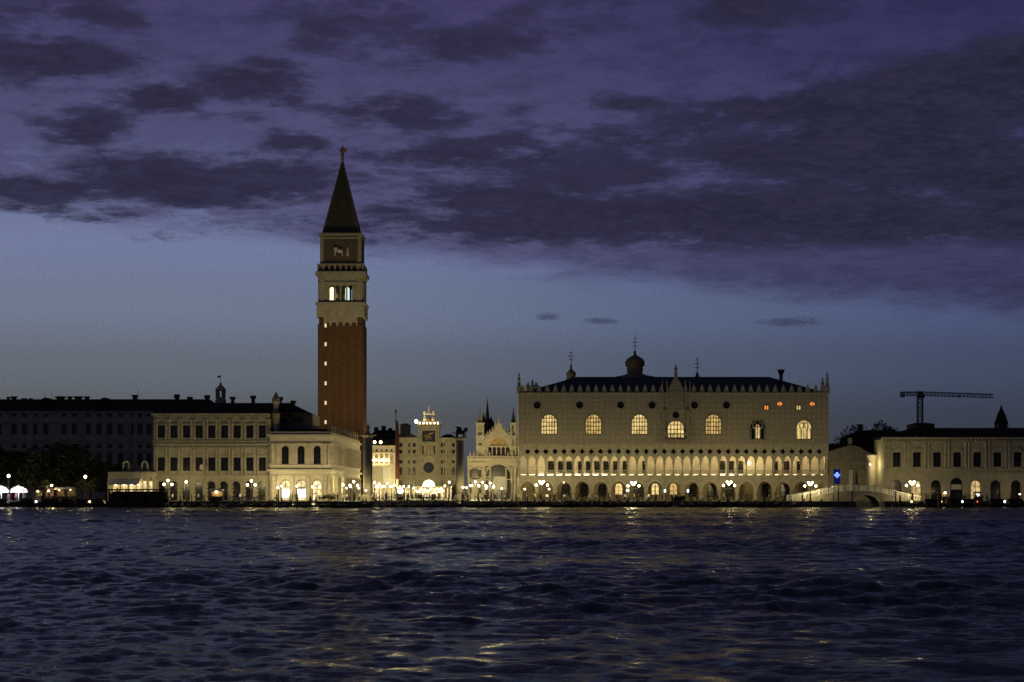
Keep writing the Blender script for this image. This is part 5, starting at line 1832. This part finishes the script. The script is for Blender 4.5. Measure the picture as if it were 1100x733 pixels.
stall(232.5, 434, 15, 526, 'flat white-topped stall with a bright lamp before the mint arches', lampr=.3)
stall(41, 441, 9, 525.5, 'orange-lit stall beside the broad white umbrella', cloth='red_cloth')
stall(52.5, 441, 10, 525, 'orange-lit stall under the small garden lamp', cloth='red_cloth')
stall(64, 442, 10, 524.5, 'tan-topped garden stall left of the dark trees', lampr=.12)
stall(76, 442, 11, 524, 'garden stall behind the moored dark boats', lampr=.1)
stall(430.2, 500, 8, 525, 'dazzling white-lit stall at the foot of the red flag', glowmat='shop_white', lampr=.9)
stall(1015, 441, 6, 527, 'small lit ticket stall before the third prison arch', lampr=.25)
stall(1050, 443, 8, 529, 'white-lit box stall before the fifth prison arch', glowmat='shop_white', lampr=.4)
stall(728, 436, 15, 533.5, 'low dark-topped stall before the ninth palace arch', cloth='wood', lampr=.06)

# bright cafe terrace in front of the clock tower
o = empty('cafe_terrace', (X(462, 560), 560, G), 'long white-topped cafe terrace full of lights at the clock tower foot', 'cafe')
w_ = 15.5 * 560 / FPX
h_ = Z(523, 560) - G
m = MB()
m.box(-w_, w_, -2.4, 2.4, h_ - .15, h_)
m.build('roof', 'awning', o)
for k in range(7):
    MB().tube((-w_ + .2 + k * (2 * w_ - .4) / 6, -2.2, 0), (-w_ + .2 + k * (2 * w_ - .4) / 6, -2.2, h_ - .15), .07, .07, 6).build('post', 'iron', o)
rr = random.Random(3)
for k in range(14):
    MB().ball((-w_ + .5 + k * (2 * w_ - 1) / 13, rr.uniform(-2, 1.5), h_ - .5 - rr.random() * 1.6), .24, 8, 5).build('lamp', 'lantern', o, True)
for k in range(4):
    bulb(o, (-w_ + 1.5 + k * (2 * w_ - 3) / 3, -2.0, h_ - .9), 1400, .4)
MB().box(-w_ + .4, w_ - .4, 2.3, 2.39, .6, h_ - .4).build('lit_back', 'shop', o)
for k in range(5):
    MB().box(-w_ + .8 + k * 1.65, -w_ + 1.6 + k * 1.65, -1.8, -1.1, .7, .76).tube((-w_ + 1.2 + k * 1.65, -1.45, 0), (-w_ + 1.2 + k * 1.65, -1.45, .7), .05, .05, 6).build('table', 'wood', o)

# domed news kiosk
o = empty('news_kiosk', (X(489, 438), 438, G), 'dark domed eight-sided kiosk before the winged lion column', 'kiosk')
h_ = Z(525, 438) - G
MB().lathe(0, 0, [(.8, 0), (.8, h_ - .1)], 8).build('body', 'wood', o)
MB().lathe(0, 0, [(1.15, h_ - .1), (1.1, h_), (.8, h_ + .35), (.3, h_ + .6), (.1, h_ + .7), (.1, h_ + .95)], 8).build('roof', 'lead', o)
MB().box(-.4, .4, -.79, -.76, .9, 1.8).build('hatch', 'glass', o)

for px, mt, lb in ((714.3, 'boat_white', 'slim bluish lit sign left of the ninth palace arch'), (739, 'boat_white', 'slim bluish lit sign between ninth and tenth palace arches')):
    o = empty('lit_sign', (X(px, 441), 441, G), lb, 'sign', 'lit signs under the palace')
    h_ = Z(525.5, 441) - G
    MB().tube((0, 0, 0), (0, 0, h_ - .8), .05, .05, 6).build('post', 'iron', o)
    MB().box(-.28, .28, -.08, .08, h_ - .8, h_).build('sign_frame', 'iron', o)
    MB().box(-.2, .2, -.1, -.085, h_ - .72, h_ - .08).build('sign_face', glow('sign_face_light', (.75, .85, 1.0), 4), o)

m = MB()
x0, x1 = X(247, 431.6), X(284, 431.6)
m.box(x0, x1, 431.4, 431.9, G + .75, G + .92)
for k in range(19):
    m.lathe(x0 + .2 + k * (x1 - x0 - .4) / 18, 431.65, [(.12, G), (.08, G + .3), (.13, G + .5), (.09, G + .75)], 6)
tag(m.build('stone_balustrade', 'stone_pale'), 'low pale balustrade on the quay before the last mint arches', 'balustrade')


# ================================================================== BOATS
def loft(sections):
    """sections: list of (y, half width, keel z, rail z)"""
    vs, fs = [], []
    for y, hw_, zk, zr_ in sections:
        for fx, fz in ((-1, 1), (-.9, .45), (-.5, .08), (0, 0), (.5, .08), (.9, .45), (1, 1)):
            vs.append((hw_ * fx, y, zk + (zr_ - zk) * fz))
    n = len(sections)
    for j in range(n - 1):
        for k in range(6):
            a = j * 7 + k
            fs.append((a, a + 7, a + 8, a + 1))
        fs.append((j * 7, j * 7 + 6, j * 7 + 13, j * 7 + 7))        # deck
    fs.append(tuple(range(7)))
    fs.append(tuple(range(n * 7 - 1, n * 7 - 8, -1)))
    return vs, fs


def gondola_proto():
    o = empty('gondola', (0, 0, 0), 'x', 'gondola')
    sec = []
    for k in range(15):
        t = -1 + 2 * k / 14
        hw_ = .06 + .66 * (1 - abs(t) ** 2.4)
        rise = abs(t) ** 4
        sec.append((5.5 * t, hw_, -.15 + .75 * rise, .46 + (1.2 if t < 0 else 1.25) * rise))
    v_, f_ = loft(sec)
    MB().add(v_, f_).build('hull', 'paint', o)
    m = MB()   # iron prow with its comb
    prof = [(-5.45, 1.1), (-5.62, .75), (-5.78, 1.2), (-5.74, 1.75), (-5.5, 2.0), (-5.42, 1.85), (-5.6, 1.68), (-5.58, 1.3)]
    for k, (a, b) in enumerate(prof):
        pass
    n = len(prof)
    m.add([(-.03, a, b) for a, b in prof] + [(.03, a, b) for a, b in prof], [tuple(range(n)), tuple(range(2 * n - 1, n - 1, -1))] + [(k, n + k, n + (k + 1) % n, (k + 1) % n) for k in range(n)])
    for k in range(5):
        m.box(-.02, .02, -5.98, -5.74, 1.12 + k * .13, 1.19 + k * .13)
    m.build('prow_iron', 'iron', o)
    MB().tube((0, 5.4, 1.15), (0, 5.75, 1.6), .06, .03, 6).build('stern_post', 'iron', o)
    m = MB()
    m.box(-.55, .55, -.2, .5, .421, .72)
    m.box(-.55, .55, .5, .65, .421, 1.2)
    m.build('seat', 'red_cloth', o)
    m = MB()
    m.add([(-.62, -3.3, .46), (.62, -3.3, .46), (.7, 2.6, .46), (-.7, 2.6, .46), (0, -3.2, .85), (0, 2.5, 1.02)], [(0, 1, 4), (1, 2, 5, 4), (2, 3, 5), (3, 0, 4, 5), (3, 2, 1, 0)])
    m.build('cover', 'canvas', o)
    return o


gproto = None


def gondola(px, label, Y=422.5, rz=0.0):
    global gproto
    if gproto is None:
        gproto = gondola_proto()
        o = gproto
    else:
        o = copy_tree(gproto)
    o.location = (X(px, Y), Y + random.uniform(-.5, .4), random.uniform(-.03, .05))
    o.rotation_euler = (0, random.uniform(-.04, .04), rz + .5 + random.uniform(-.04, .04))
    o['label'] = label
    o['group'] = 'gondolas moored along the quay'


def arch_at(px):
    return max(0, min(16, int((px - 557) / 19.59)))


def half_at(px):
    return 'left' if ((px - 557) / 19.59) % 1 < .5 else 'right'


for i in range(17):
    for h in (0, 1):
        px = 557 + 19.59 * (i + .27 + .48 * h)
        if i in (8, 14, 15, 16) and h == 0 or i == 16:
            continue
        gondola(px + random.uniform(-.9, .9), f'black gondola moored off the {("left", "right")[h]} side of the {ORD[i]} palace arch from the left')
for i in range(9):
    px = 172.8 + 13.5 * i
    if i in (0, 3):
        continue
    gondola(px + random.uniform(-2, 2), f'black gondola moored off the {ORD[i]} mint arch from the left')
for px, nm in ((303, 'left'), (322, 'middle'), (344, 'right')):
    gondola(px, f'black gondola moored off the {nm} library shop arch')
for i in range(12):
    gondola(402 + 12.6 * i + random.uniform(-1.5, 1.5), f'black gondola, {ORD[i]} from the left in the row off the small square')


def motor_boat(px, Y, label, L=7.5, lampmat=None, rz=90, cabin=True, hull='wood'):
    o = empty('motor_boat', (X(px, Y), Y, 0), label, 'boat', 'motor boats by the quay', R(rz))
    k = L / 7.5
    sec = []
    for j in range(11):
        t = -1 + 2 * j / 10
        hw_ = 1.05 * (1 - max(0, -t) ** 2.2 * .95) * (1 - max(0, t) ** 4 * .15)
        sec.append((3.75 * t * k, max(.05, hw_), -.25 + .3 * max(0, -t) ** 3, .75 + .35 * max(0, -t) ** 2))
    v_, f_ = loft(sec)
    MB().add(v_, f_).build('hull', hull, o)
    if cabin:
        m = MB().box(-.8, .8, -.9 * k, 1.9 * k, .76, 1.25)
        m.box(-.82, .82, -1.0 * k, 2.0 * k, 1.75, 1.88)
        for yy in (-.88, .2, 1.0, 1.85):
            for sx in (-.77, .77):
                m.box(sx - .04, sx + .04, yy * k - .04, yy * k + .04, 1.25, 1.75)
        m.build('cabin', 'wood', o)
        MB().box(-.74, .74, -.84 * k, 1.84 * k, 1.251, 1.749).build('cabin_window', 'glass', o)
        MB().add([(-.7, -1.35 * k, .85), (.7, -1.35 * k, .85), (.6, -1.02 * k, 1.5), (-.6, -1.02 * k, 1.5)], [(0, 1, 2, 3)]).build('windscreen', 'glass', o)
    else:
        MB().box(-.5, .5, 1.2 * k, 1.9 * k, .76, 1.5).build('console', 'wood', o)
        m = MB()
        for yy in (-1.8, -.6, .5):
            m.box(-.9, .9, yy * k, yy * k + .3, .76, .9)
        m.build('bench', 'wood', o)
    if lampmat:
        MB().ball((.0, -1.6 * k, 1.25), .22, 8, 5).build('boat_lamp', lampmat, o, True)
        MB().tube((0, -1.6 * k, .8), (0, -1.6 * k, 1.05), .04, .04, 5).build('lamp_post', 'iron', o)
    return o


motor_boat(31, 425, 'dark boat with bluish lamp below the broad white umbrella', lampmat='boat_white')
motor_boat(57, 424, 'dark cabin boat before the orange-lit stalls', L=9)
motor_boat(76, 425, 'pale boat moored in the middle of the dark garden front', hull='white_paint', rz=70)
motor_boat(90, 423, 'dark boat with a low warm lamp off the garden', lampmat='boat_warm', L=6)
motor_boat(106, 424, 'unlit cabin boat left of the landing stage', L=8)
motor_boat(3, 424, 'dark boat at the left picture edge', L=7)
motor_boat(372, 398, 'long low dark barge lying out in the water off the library flank', L=11, cabin=False, hull='paint')
motor_boat(1003, 424, 'boat with a warm lamp off the third prison arch', lampmat='boat_warm')
motor_boat(973, 424.5, 'dark boat with a small lamp beside the bridge foot', lampmat='boat_warm', L=6, cabin=False)
motor_boat(1026, 423.5, 'boat with a bright white lamp off the fourth prison arch', lampmat='boat_white')
motor_boat(1043, 425, 'boat with a red lamp off the fifth prison arch', lampmat='boat_red', L=6)
motor_boat(1072, 424, 'boat with a bluish lamp off the sixth prison arch', lampmat='boat_white', L=7)
motor_boat(1093, 424.5, 'dark boat off the last prison arch in view', L=8)

# landing stage
lY = 424
o = empty('landing_stage', (X(148, lY), lY, 0), 'dark floating landing stage with red-edged roof below the pavilion and mint', 'landing stage')
w_ = 31 * lY / FPX
MB().box(-w_, w_, -2, 2.5, -.3, .9).build('pontoon', 'wood', o)
hh = Z(525.5, lY)
m = MB()
for k in range(9):
    for yy in (-1.8, 2.3):
        c = -w_ + .3 + k * (2 * w_ - .6) / 8
        m.box(c - .07, c + .07, yy - .07, yy + .07, .901, hh - .3)
m.build('frame', 'iron', o)
MB().box(-w_ + .4, w_ - .4, 2.22, 2.3, 1.2, hh - .5).build('rear_glass', 'glass', o)
m = MB()
for k in range(8):
    if k in (2, 5):
        continue
    c = -w_ + .3 + (k + .5) * (2 * w_ - .6) / 8
    m.box(c - .65, c + .65, -1.82, -1.78, .95, hh - .9)
m.build('front_panel', 'wood', o)
MB().box(-w_ - .2, w_ + .2, -2.2, 2.7, hh - .3, hh).build('roof', 'red_cloth', o)
MB().box(-w_ + 9.5, -w_ + 10, -2.6, -2.2, .2, .5).build('fender', 'iron', o)


# ------------------------------------------------------------------ mooring poles
pole0 = None


def pole(px, Y, py, label, r=.11):
    global pole0
    H = Z(py, Y)
    if pole0 is None:
        pole0 = MB().lathe(0, 0, [(.12, -2), (.115, .2), (.1, .92), (.11, .93), (.085, .985), (.02, 1.0)], 8).build('mooring_pole', 'wood')
        o = pole0
    else:
        o = pole0.copy()
        COL.objects.link(o)
    o.scale = (r / .11, r / .11, H)
    o.location = (X(px, Y), Y, 0)
    o.rotation_euler = (random.uniform(-.03, .03), random.uniform(-.03, .03), 0)
    tag(o, label, 'mooring pole', 'wooden mooring poles in the water')


for i in range(16):
    px = 557 + 19.59 * (i + .5) + random.uniform(-2, 2)
    tall = i in (0, 7, 13)
    pole(px, 414.6, 521 if i == 7 else (530 + random.uniform(0, 4)), f'{"tall" if tall else "slim"} mooring pole off the middle of the {ORD[i]} palace arch from the left', .13 if tall else .1)
for i in range(10):
    pole(408 + 15 * i + random.uniform(-2, 2), 414.6, 531 + random.uniform(-3, 4), f'mooring pole, {ORD[i]} from the left in the row off the small square', .1)
for i in range(1, 9):
    pole(166 + 13.5 * i + random.uniform(-1, 1), 414.6, 532 + random.uniform(-2, 4), f'mooring pole off the left edge of the {ORD[i]} mint arch', .1)
for px, py, nm in ((299.5, 526, 'tall mooring pole off the left corner of the library'), (319, 528, 'tall mooring pole off the middle library shop arch'), (333, 533, 'mooring pole between the last two library arches')):
    pole(px, 416, py, nm, .12)
for px, py, r_, nm in ((895.5, 531, .12, 'slim pole off the left slope of the bridge'), (900.7, 527, .15, 'tall pole off the left slope of the bridge'), (916, 528, .14, 'tall pole at the left edge of the bridge arch'),
                       (962.5, 527, .14, 'tall pole off the right slope of the bridge'), (967, 532, .2, 'stout pole off the right slope of the bridge'), (981, 530, .12, 'slim pole before the bridge foot'),
                       (994.5, 530, .13, 'slim pole right of the bridge foot'), (1009.5, 530, .42, 'thickest dark pole off the third prison arch'), (1021, 533, .22, 'stout pole left of the fourth prison arch'),
                       (1032, 532.5, .16, 'slim pole off the right side of the fourth prison arch'), (1036, 533, .25, 'stout pole right of the fourth prison arch'), (1048, 531.5, .28, 'first stout pole off the fifth prison arch'), (1051.5, 533, .2, 'second stout pole off the fifth prison arch'),
                       (1055, 532, .2, 'third pole off the fifth prison arch'), (1061, 533, .16, 'slim pole between the fifth and sixth prison arches'), (1065, 534, .18, 'short pole off the sixth prison arch'),
                       (47, 529, .14, 'pole before the left orange-lit stall'), (118, 527, .18, 'stout pole at the left end of the landing stage'), (126.5, 524, .14, 'tall pole at the landing stage'), (104, 532, .14, 'pole left of the landing stage among dark boats')):
    pole(px, 417.5, py, nm, r_)


# ================================================================== PEOPLE
def body_mesh(seed, walk):
    r = random.Random(seed)
    st = .24 * walk
    sw = .16 * walk
    J = [('pelvis', (0, 0, .93), .145, None), ('waist', (0, 0, 1.08), .125, 0), ('chest', (0, .0, 1.30), .155, 1), ('neck', (0, -.01, 1.46), .06, 2), ('jaw', (0, -.02, 1.54), .075, 3), ('skull', (0, -.02, 1.66), .095, 4)]
    for s in (-1, 1):
        f = s * st
        b = len(J)
        J += [('hip', (s * .1, 0, .86), .105, 0), ('knee', (s * .11, -f * .5 - .02, .48), .07, b), ('ankle', (s * .11, -f + .04 * (f < 0), .1), .045, b + 1), ('toe', (s * .13, -f - .16, .04), .035, b + 2)]
    for s in (-1, 1):
        f = -s * sw
        b = len(J)
        bend = r.choice([.0, .0, .18])
        J += [('shoulder', (s * .19, 0, 1.38), .07, 2), ('elbow', (s * .25, .03 - f * .6, 1.12), .05, b), ('wrist', (s * .24, -.06 - f - bend, .90 + bend), .035, b + 1), ('hand', (s * .235, -.09 - f - bend * 1.3, .82 + bend * 1.1), .035, b + 2)]
    me = bpy.data.meshes.new('body_frame')
    me.from_pydata([j[1] for j in J], [(j[3], i) for i, j in enumerate(J) if j[3] is not None], [])
    ob = bpy.data.objects.new('body_frame', me)
    COL.objects.link(ob)
    sm = ob.modifiers.new('skin', 'SKIN')
    for i, j in enumerate(J):
        me.skin_vertices[0].data[i].radius = (j[2], j[2] * (.75 if j[0] in ('chest', 'waist', 'pelvis') else 1))
        me.skin_vertices[0].data[i].use_root = (i == 0)
    sb = ob.modifiers.new('sub', 'SUBSURF')
    sb.levels = sb.render_levels = 1
    dg = bpy.context.evaluated_depsgraph_get()
    out = bpy.data.meshes.new_from_object(ob.evaluated_get(dg))
    bpy.data.objects.remove(ob)
    out.name = 'person'
    return out


bodies = []
for sd_, wk in ((1, 0), (2, 1), (3, -1), (4, .4)):
    try:
        bodies.append(body_mesh(sd_, wk))
    except Exception as e:
        print('body failed', e)
hairm = MB().ball((0, .012, 1.685), .108, 10, 6).build('hair_shape', 'hair')
hmesh = hairm.data
bpy.data.objects.remove(hairm)
variants = {}


def person_mesh(b, top):
    if (b, top) not in variants:
        me = bodies[b].copy()
        me.name = 'person'
        me.materials.clear()
        for q in ('skin', 'top_' + top, 'trousers'):
            me.materials.append(M[q])
        for p in me.polygons:
            z_, x_ = p.center.z, abs(p.center.x)
            p.material_index = 0 if z_ > 1.47 or (x_ > .2 and z_ < .93 and b < 9) else (1 if z_ > .92 else 2)
            p.use_smooth = True
        variants[(b, top)] = me
    return variants[(b, top)]


def person(px, Y, top, label, base=G, rz=None):
    b = random.randrange(len(bodies))
    o = bpy.data.objects.new('person', person_mesh(b, top))
    COL.objects.link(o)
    s = random.uniform(.95, 1.06)
    o.location = (X(px, Y), Y, base)
    o.scale = (s, s, s)
    o.rotation_euler = (0, 0, random.uniform(0, 6.28) if rz is None else rz)
    tag(o, label, 'person', 'people on the waterfront')
    h = bpy.data.objects.new('hair', hmesh)
    COL.objects.link(h)
    h.parent = o
    return o


TOPS = ['white', 'red', 'navy', 'black', 'grey', 'tan']
for i in range(15):
    k = 5 if i < 6 else random.choice((3, 4))
    for t, j in zip(random.sample(TOPS, k), range(k)):
        px = 557 + 19.59 * (i + (j + .5) / k) + random.uniform(-2, 2)
        person(px, random.uniform(431.6, 446), t, f'person in {t} top on the quay before the {ORD[i]} palace arch from the left')
zones = [(400, 412, 'between the figure column and the arcaded row'), (412, 424, 'before the arcaded row'), (424, 438, 'near the foot of the red flag'), (438, 450, 'before the left clock tower wing'), (450, 464, 'before the lit cafe terrace on its left half'),
         (464, 478, 'before the lit cafe terrace on its right half'), (496, 510, 'between the lion column and the basilica'), (510, 524, 'before the small basilica arch'), (524, 540, 'before the great basilica arch'), (540, 556, 'between basilica screen and palace corner')]
for a, b, ph in zones:
    for t in random.sample(TOPS, 6):
        person(random.uniform(a, b), random.uniform(431.6, 447), t, f'person in {t} top on the quay {ph}')
for a, b, ph in ((292, 312, 'before the left library arch'), (314, 331, 'before the middle library arch'), (333, 347, 'before the right library arch'), (358, 374, 'by the front end of the library flank'), (374, 390, 'by the lamps of the library flank')):
    for t in random.sample(TOPS, 3):
        person(random.uniform(a, b), random.uniform(431.6, 441), t, f'person in {t} top on the quay {ph}')
for i in (1, 3, 4, 6, 8):
    for t in random.sample(TOPS, 2):
        person(172.8 + 13.5 * i + random.uniform(-5, 5), random.uniform(432, 441), t, f'person in {t} top before the {ORD[i]} mint arch from the left')
for a, b, ph in ((1, 12, 'under the edge umbrella'), (15, 28, 'under the broad white umbrella'), (36, 56, 'at the orange-lit stalls')):
    for t in random.sample(TOPS, 3):
        person(random.uniform(a, b), random.uniform(432, 439), t, f'person in {t} top {ph}')
for px, t, i in ((997, 'black', 1), (1008, 'white', 2), (1019, 'tan', 3), (1031, 'navy', 3), (1060, 'grey', 5), (1072, 'black', 5), (1086, 'red', 6)):
    person(px, random.uniform(432, 440), t, f'person in {t} top before the {ORD[i]} prison arch from the left')
person(910.7, 438, 'white', 'person in white top standing on the crown of the bridge', base=Z(527.6, 434) + .01)
person(890, 439, 'black', 'person in black top climbing the left slope of the bridge', base=Z(530, 434) + .02)
person(955, 438, 'red', 'person in red top descending the right slope of the bridge', base=Z(531.5, 434) + .02)
for px, t, lb, q in ((868, 'tan', 'person in tan top at the foot of the bridge by the palace lamp', 535), (900, 'grey', 'person in grey top just left of the bridge crown', 528.6),
                     (922, 'navy', 'person in navy top just right of the bridge crown', 527.6), (940, 'grey', 'person in grey top over the right end of the bridge arch', 529)):
    person(px, 438, t, lb, base=Z(q, 434) + .01)
